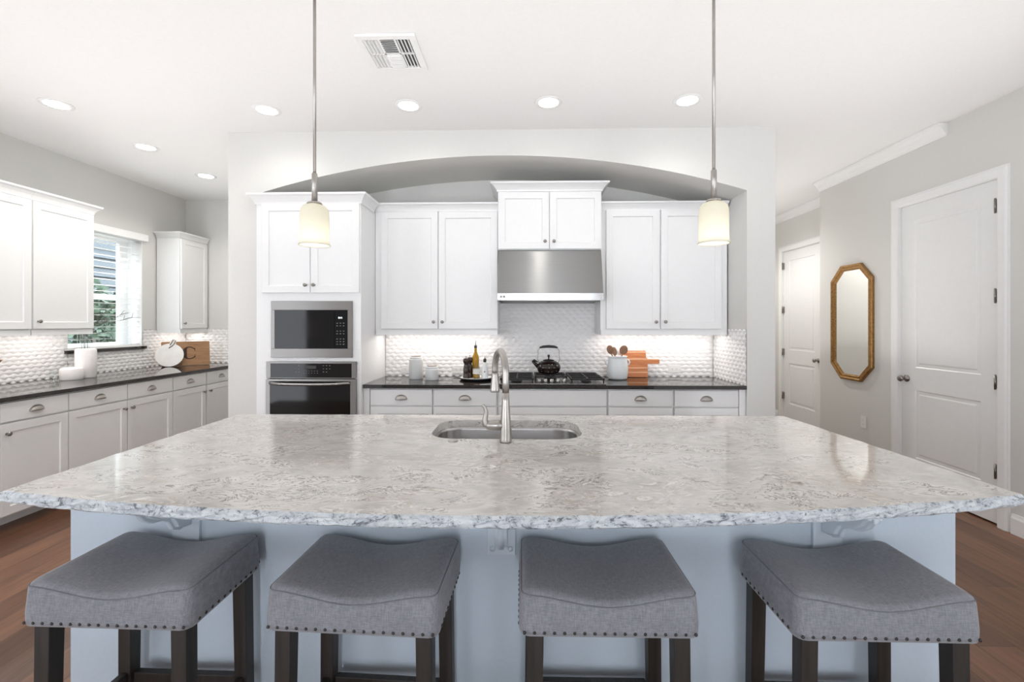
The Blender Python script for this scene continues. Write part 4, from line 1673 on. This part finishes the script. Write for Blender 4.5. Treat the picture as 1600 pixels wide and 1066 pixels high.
def mill(loc, label, h=0.182):
    k = h / 0.182
    t = thing('pepper_mill', label, 'pepper mill', loc, 0, 'dark wooden mills on the tray')
    part('body', MB().lathe([(0.0, 0), (0.027, 0), (0.028, 0.004), (0.027, 0.020), (0.023, 0.035), (0.024, 0.055), (0.026, 0.075), (0.022, 0.100), (0.017, 0.122), (0.019, 0.132), (0.024, 0.138 * k), (0.0, 0.138 * k)], (0, 0, 0), 28), 'mill_wood', t)
    part('head', MB().lathe([(0.0, 0.139 * k), (0.022, 0.139 * k), (0.027, 0.150 * k), (0.026, 0.168 * k), (0.018, 0.178 * k), (0.0, 0.180 * k)], (0, 0, 0), 28), 'mill_wood', t)
    part('finial', MB().lathe([(0.004, 0.180 * k), (0.004, 0.186 * k), (0.008, 0.190 * k), (0.008, 0.196 * k), (0.0, 0.198 * k)], (0, 0, 0), 14), 'nickel', t)
    return t


mill((-0.502, 3.965, TZ), 'dark wooden pepper mill nearest on the tray, left of the oil bottle')
mill((-0.478, 4.040, TZ), 'dark wooden mill half hidden behind the front mill on the tray', 0.186)

ol = thing('oil_bottle', 'tall amber olive oil bottle with steel pourer on the tray', 'bottle', (-0.428, 4.055, TZ))
part('glass', MB().lathe([(0.0, 0), (0.029, 0), (0.031, 0.004), (0.031, 0.165), (0.028, 0.190), (0.018, 0.212), (0.0125, 0.225), (0.0115, 0.262), (0.0, 0.262)], (0, 0, 0), 28), 'oil', ol)
part('collar', MB().lathe([(0.0, 0.2625), (0.0135, 0.2625), (0.0135, 0.285), (0.0, 0.286)], (0, 0, 0), 18), 'cork', ol)
part('pourer', MB().tube([(0, 0, 0.285), (0, 0, 0.305), (0.002, 0, 0.332)], [0.006, 0.0045, 0.003], 10), 'dark_nickel', ol)

gj = thing('glass_jar', 'short glass bottle with pale label in front of the oil bottle', 'bottle', (-0.412, 3.985, TZ))
part('glass', MB().shell([(0.0, 0.001), (0.030, 0.001), (0.031, 0.004), (0.031, 0.090), (0.026, 0.105), (0.016, 0.115), (0.015, 0.125)], (0, 0, 0), 26), 'clear_glass', gj)
part('label', MB().shell([(0.0315, 0.040), (0.0315, 0.085)], (0, 0, 0), 26), 'label_paper', gj)
part('contents', MB().lathe([(0.0, 0.003), (0.028, 0.003), (0.028, 0.030), (0.0, 0.031)], (0, 0, 0), 22), 'oil', gj)
part('stopper', MB().lathe([(0.0, 0.122), (0.0135, 0.122), (0.0145, 0.128), (0.016, 0.136), (0.013, 0.148), (0.0, 0.150)], (0, 0, 0), 18), 'oil', gj)

cr = thing('cruet', 'white glass cruet with dark stopper at the right of the tray', 'bottle', (-0.340, 3.995, TZ))
part('bottle', MB().lathe([(0.0, 0), (0.030, 0), (0.031, 0.004), (0.029, 0.070), (0.024, 0.100), (0.014, 0.120), (0.011, 0.140), (0.0, 0.141)], (0, 0, 0), 26), 'ceramic', cr)
part('emblem', MB().lathe([(0.007, -0.0312), (0.0, -0.0316)], (0, 0, 0.060), 5, 'y'), 'lid_wood', cr)
part('stopper', MB().lathe([(0.0, 0.141), (0.011, 0.141), (0.0145, 0.150), (0.0145, 0.166), (0.008, 0.174), (0.0, 0.175)], (0, 0, 0), 18), 'black_plastic', cr)
part('pourer', MB().tube([(0, 0, 0.174), (0, 0, 0.186), (0.002, 0, 0.196)], [0.005, 0.003, 0.003], 8), 'dark_nickel', cr)

ck_ = thing('utensil_crock', 'white ribbed ceramic crock holding wooden spoons beside the cooktop', 'crock', (0.832, 4.05, CT + 0.0005))
prof = [(0.0, 0), (0.070, 0), (0.075, 0.006)]
for i in range(12):
    z = 0.010 + i * 0.0135
    rr = 0.078 + 0.014 * math.sin(math.pi * (0.15 + 0.7 * i / 11))
    prof += [(rr, z), (rr - 0.0012, z + 0.007)]
prof += [(0.080, 0.178), (0.078, 0.190), (0.085, 0.200), (0.085, 0.206), (0.077, 0.206), (0.072, 0.190), (0.078, 0.16), (0.078, 0.02), (0.0, 0.012)]
part('jar', MB().lathe(prof, (0, 0, 0), 44), 'ceramic', ck_)
for s in (-1, 1):
    part('handle', MB().tube([(s * 0.080, 0, 0.172), (s * 0.098, 0, 0.168), (s * 0.105, 0, 0.150), (s * 0.098, 0, 0.130), (s * 0.086, 0, 0.124)], 0.008, 10), 'ceramic', ck_)


def spoon(p0, p1, w, l, label, flat=0.35, slots=False, mat='spoon_wood'):
    """Handle from p0 (inside the crock) to p1, bowl beyond p1."""
    p0, p1 = Vector(p0), Vector(p1)
    t = thing('wooden_spoon', label, 'spoon', tuple(p0), 0, 'wooden utensils in the crock')
    d_ = (p1 - p0)
    u = d_.normalized()
    part('handle', MB().tube([(0, 0, 0), tuple(d_ * 0.5), tuple(d_)], [0.006, 0.0055, 0.0065], 10), mat, t)
    m = MB().ball((0, 0, 0), w, w * flat, l, 20, 12)
    rot = Vector((0, 0, 1)).rotation_difference(u).to_matrix().to_4x4()
    m.xf(Matrix.Translation(d_ + u * l * 0.85) @ rot)
    part('bowl', m, mat, t)
    return t


c0 = Vector((0.832, 4.05, CT))
Z0 = 0.0145
spoon(c0 + Vector((-0.02, 0.0, Z0)), c0 + Vector((0.040, -0.015, 0.225)), 0.036, 0.042, 'round wooden spoon leaning right in the crock')
spoon(c0 + Vector((0.02, 0.02, Z0)), c0 + Vector((-0.050, 0.015, 0.225)), 0.030, 0.042, 'dark wooden spoon leaning left at the crock edge')
spoon(c0 + Vector((0.0, -0.025, Z0)), c0 + Vector((-0.028, -0.030, 0.215)), 0.021, 0.036, 'narrow wooden spoon standing near the crock middle')
spoon(c0 + Vector((0.015, 0.045, Z0)), c0 + Vector((-0.018, 0.040, 0.225)), 0.020, 0.032, 'thin wooden spoon at the back of the crock')
wk = thing('whisk', 'small wire whisk standing among the wooden spoons in the crock', 'whisk', tuple(c0 + Vector((0.01, 0.0, Z0 + 0.02))))
part('handle', MB().tube([(0, 0, 0), (0.004, 0, 0.15)], 0.007, 10), 'nickel', wk)
for k in range(4):
    a = math.pi * k / 4
    part('wire', MB().tube([(0.004 + math.cos(a) * 0.022 * math.sin(math.pi * j / 12), math.sin(a) * 0.022 * math.sin(math.pi * j / 12), 0.15 + 0.078 * (1 - abs(1 - j / 6)) ** 0.7 if j <= 6 else 0.15 + 0.078 * (2 - j / 6) ** 0.7)
                            if False else (0.004 + math.cos(a) * 0.022 * math.sin(2 * math.pi * j / 16), math.sin(a) * 0.022 * math.sin(2 * math.pi * j / 16), 0.15 + 0.078 * (1 - math.cos(2 * math.pi * j / 16)) / 2) for j in range(17)], 0.0009, 6), 'chrome', wk)


def lean(o, deg):
    o.rotation_euler = (math.radians(-deg), 0, o.rotation_euler[2])


# back board: tall rectangle leaning on the tiles; front board: paddle with a handle to the right
bb = MB()
bb.prism([(p[0], p[1]) for p in rrect(0, 0.120, 0.240, 0.240, 0.012, 5)], 'y', -0.010, 0.010)
o = part('cutting_board', bb, 'back_board_wood', None, 0.002)
o.location = (1.010, 4.214, CT + 0.0018)
lean(o, 7)
tag(o, 'tall orange wooden cutting board leaning on the tiles behind the crock', 'cutting board', 'wooden cutting boards behind the crock')
out = [(-0.16, 0.006), (-0.154, 0), (0.124, 0), (0.130, 0.006), (0.130, 0.118), (0.134, 0.122), (0.232, 0.122), (0.240, 0.130), (0.240, 0.158), (0.232, 0.166), (0.134, 0.166), (0.130, 0.170), (0.126, 0.176), (-0.154, 0.176), (-0.16, 0.170)]
o = part('cutting_board', MB().prism(out, 'y', -0.009, 0.009), 'paddle_board_wood', None, 0.002)
o.location = (1.003, 4.178, CT + 0.0018)
lean(o, 8)
tag(o, 'striped wooden paddle board with handle pointing right, in front of the taller board', 'cutting board', 'wooden cutting boards behind the crock')


def outlet(loc, rz, horiz, label, rx=0.0):
    t = thing('outlet', label, 'outlet', loc, rz, 'wall outlets')
    w_, h_ = (0.116, 0.072) if horiz else (0.072, 0.116)
    part('cover_plate', MB().box(-w_ / 2, w_ / 2, -0.006, 0, -h_ / 2, h_ / 2), 'outlet_plastic', t, 0.002)
    for s_ in (-1, 1):
        cx_, cz_ = (s_ * 0.020, 0) if horiz else (0, s_ * 0.020)
        r_ = part('receptacle', MB().box(cx_ - 0.014, cx_ + 0.014, -0.0075, -0.006, cz_ - 0.014, cz_ + 0.014), 'outlet_plastic', t, 0.002)
        sl = MB()
        for q in (-0.005, 0.005):
            if horiz:
                sl.box(cx_ - 0.003, cx_ + 0.004, -0.0079, -0.0072, cz_ + q - 0.001, cz_ + q + 0.001)
            else:
                sl.box(cx_ + q - 0.001, cx_ + q + 0.001, -0.0079, -0.0072, cz_ - 0.003, cz_ + 0.004)
        part('slot', sl, 'slot_dark', r_)
    return t


outlet((1.400, NICHE_BACK - 0.0082, 0.985), 0, True, 'white horizontal outlet on the tiles right of the cutting boards')
outlet((-1.090, NICHE_BACK - 0.0082, 0.975), 0, True, 'white horizontal outlet on the tiles left of the taller canister')
outlet((-0.610, NICHE_BACK - 0.0082, 0.975), 0, True, 'white horizontal outlet on the tiles left of the mills')
outlet((RIGHT - 0.0002, 4.470, 0.455), math.radians(-90), False, 'white upright outlet low on the right wall below the mirror')

# ------------------------------------------------------------------ mirror
mr = thing('mirror', 'octagonal mirror with antique gold frame on the right wall', 'mirror', (RIGHT - 0.0005, 4.625, 1.417), math.radians(-90))
hw, hh, cc = 0.287, 0.578, 0.150


def octo(d, y):
    a, b = hw - d, hh - d
    k_ = cc - d * 0.586
    return [(-a + k_, y, -b), (a - k_, y, -b), (a, y, -b + k_), (a, y, b - k_), (a - k_, y, b), (-a + k_, y, b), (-a, y, b - k_), (-a, y, -b + k_)]


loops = [octo(0.0, 0.0), octo(0.0, -0.020), octo(0.006, -0.028), octo(0.020, -0.030), octo(0.028, -0.022), octo(0.034, -0.022), octo(0.046, -0.024), octo(0.056, -0.016), octo(0.060, -0.006)]
m = MB()
m.add([p for l_ in loops for p in l_], [(k * 8 + i, k * 8 + (i + 1) % 8, k * 8 + 8 + (i + 1) % 8, k * 8 + 8 + i) for k in range(len(loops) - 1) for i in range(8)])
part('frame', m, 'antique_gold', mr)
m = MB().add(octo(0.058, -0.007) + octo(0.058, -0.002), [tuple(range(8)), tuple(range(8, 16))] + [(i, (i + 1) % 8, 8 + (i + 1) % 8, 8 + i) for i in range(8)])
part('glass', m, 'mirror_glass', mr)

# ------------------------------------------------------------------ things on the left counter
o = part('pillar_candle', MB().lathe([(0.0, 0), (0.073, 0), (0.0755, 0.004), (0.0755, 0.248), (0.071, 0.258), (0.060, 0.263), (0.0, 0.264)], (0, 0, 0), 40), 'wax')
o.location = (-3.985, 4.045, CT + 0.0005)
tag(o, 'tall white pillar candle on the black counter left of the window', 'candle', 'white pillar candles')
o = thing('pillar_candle', 'short wide white pillar candle in front of the tall one', 'candle', (-3.965, 3.895, CT + 0.0005), 0, 'white pillar candles')
part('wax', MB().lathe([(0.0, 0), (0.076, 0), (0.079, 0.004), (0.079, 0.090), (0.074, 0.100), (0.060, 0.106), (0.0, 0.108)], (0, 0, 0), 40), 'wax', o)
part('wick', MB().tube([(0, 0, 0.107), (0.001, 0, 0.118)], 0.0015, 6), 'label_paper', o)
o = part('glass_tumbler', MB().shell([(0.0, 0.004), (0.026, 0.004), (0.031, 0.085)], (0, 0, 0), 26), 'clear_glass')
o.location = (-4.135, 3.905, CT - 0.003)
tag(o, 'small clear glass tumbler against the tiles beside the short candle', 'glass')
vs_ = thing('glass_vase', 'clear glass vase behind the tall candle, before the window', 'vase', (-4.150, 4.200, CT + 0.0005))
part('vessel', MB().shell([(0.0, 0.001), (0.045, 0.001), (0.050, 0.006), (0.046, 0.20), (0.034, 0.30), (0.032, 0.46), (0.036, 0.48)], (0, 0, 0), 30), 'clear_glass', vs_)
vs_['label'] = 'tall clear glass vase of bare twigs behind the tall candle'
rnd = random.Random(5)
tips = [((0.13, 0.34, 0.60), 'twig'), ((0.16, 0.45, 0.56), 'twig'), ((0.08, 0.22, 0.66), 'twig'), ((0.05, -0.02, 0.58), 'twig'), ((0.12, 0.15, 0.52), 'twig')]
for k, (tp, mt) in enumerate(tips):
    m = MB()
    p0 = Vector((0.010 * k - 0.02, 0.012 * (k % 3) - 0.012, 0.01))
    p1 = Vector((0.011 * k - 0.022, 0.012 * ((k + 1) % 3) - 0.012, 0.46))
    p2 = Vector(tp)
    pts = [p0, p1]
    for j in range(1, 7):
        q = p1.lerp(p2, j / 6)
        q += Vector((rnd.uniform(-0.012, 0.012), rnd.uniform(-0.012, 0.012), rnd.uniform(-0.010, 0.016)))
        pts.append(q)
    m.tube(pts, [0.002, 0.002] + [0.0032 - 0.0003 * j for j in range(6)], 7)
    for j in (3, 4, 5, 6):
        q = pts[j]
        for _ in range(2):
            e = q + Vector((rnd.uniform(-0.03, 0.05), rnd.uniform(-0.03, 0.06), rnd.uniform(0.01, 0.06)))
            m.tube([q, q.lerp(e, 0.5) + Vector((0, 0, 0.006)), e], [0.0022, 0.0018, 0.001], 6)
    tw_ = part('twig', m, mt)
    tw_.location = (-4.150, 4.200, CT + 0.0005)
    tag(tw_, 'bare dark twig leaning out of the glass vase across the window', 'twig', 'bare twigs in the glass vase')
bw = thing('wooden_bowl', 'brown wooden footed bowl cut off by the left edge of the photo', 'bowl', (-4.030, 3.203, CT + 0.0005))
part('bowl', MB().lathe([(0.0, 0.12), (0.05, 0.12), (0.13, 0.165), (0.165, 0.215), (0.170, 0.218), (0.158, 0.220), (0.12, 0.175), (0.0, 0.135)], (0, 0, 0), 36), 'basket_wood', bw)
part('foot', MB().lathe([(0.0, 0), (0.07, 0), (0.066, 0.010), (0.022, 0.022), (0.018, 0.09), (0.03, 0.1195), (0.0, 0.1195)], (0, 0, 0), 28), 'basket_wood', bw)

# lettered board and round marble board
lb = thing('letter_board', 'rectangular wooden board engraved with a letter C in the far left corner', 'cutting board', (-3.915, 5.19, CT + 0.0042), math.radians(42))
lb.rotation_euler = (math.radians(-10), 0, math.radians(42))
part('board', MB().prism(rrect(0, 0.140, 0.46, 0.280, 0.008, 4), 'y', 0, 0.020), 'board_wood', lb, 0.002)


def serif_c(cx_, cz_, h):
    """A bold serif capital C drawn as a flat outline in xz."""
    R = h / 2
    outer, inner = [], []
    for i in range(33):
        a = math.radians(38 + (322 - 38) * i / 32)
        thick = 0.10 + 0.36 * max(0.0, math.cos(a - math.pi)) ** 0.8 if math.cos(a - math.pi) > 0 else 0.10
        outer.append((cx_ + R * 0.92 * math.cos(a), cz_ + R * math.sin(a)))
        inner.append((cx_ + (R * 0.92 - thick * R * 1.3) * math.cos(a), cz_ + (R - 0.12 * R * 1.3) * math.sin(a)))
    return outer, inner


ou, inn = serif_c(0.03, 0.145, 0.150)
m = MB()
n = len(ou)
vs = [(x, -0.0004, z) for x, z in ou] + [(x, -0.0004, z) for x, z in inn] + [(x, 0.004, z) for x, z in ou] + [(x, 0.004, z) for x, z in inn]
fs = [(i, i + 1, n + i + 1, n + i) for i in range(n - 1)]
fs += [(2 * n + i, 2 * n + i + 1, i + 1, i) for i in range(n - 1)] + [(n + i, n + i + 1, 3 * n + i + 1, 3 * n + i) for i in range(n - 1)]
m.add(vs, fs)
for (x, z), s in ((ou[0], 1), (ou[-1], -1)):
    m.prism([(x - 0.004, z + 0.010 * s), (x + 0.003, z + 0.012 * s), (x + 0.003, z - 0.026 * s), (x - 0.003, z - 0.026 * s)], 'y', -0.0004, 0.004)
part('letter', m, 'letter_wood', lb, label='dark engraved letter C')

mb_ = thing('round_board', 'round white marble board with leather hanging loop leaning by the letter C board', 'cutting board', (-4.000, 5.035, CT + 0.0042), math.radians(30))
mb_.rotation_euler = (math.radians(-14), 0, math.radians(30))
disc = [(0.133 * math.cos(2 * math.pi * i / 48), 0.133 + 0.133 * math.sin(2 * math.pi * i / 48)) for i in range(48)]
part('disc', MB().prism(disc, 'y', 0, 0.014, True), 'marble', mb_, 0.002)
part('handle', MB().prism(rrect(0.026, 0.275, 0.056, 0.060, 0.016, 4), 'y', 0.001, 0.013), 'marble', mb_, 0.002)
part('strap', MB().tube([(0.000, -0.003, 0.245), (0.012, -0.006, 0.268), (0.030, -0.004, 0.312), (0.052, 0.006, 0.300), (0.042, -0.004, 0.262), (0.020, -0.006, 0.235), (-0.008, -0.004, 0.215)], 0.004, 8), 'leather', mb_)
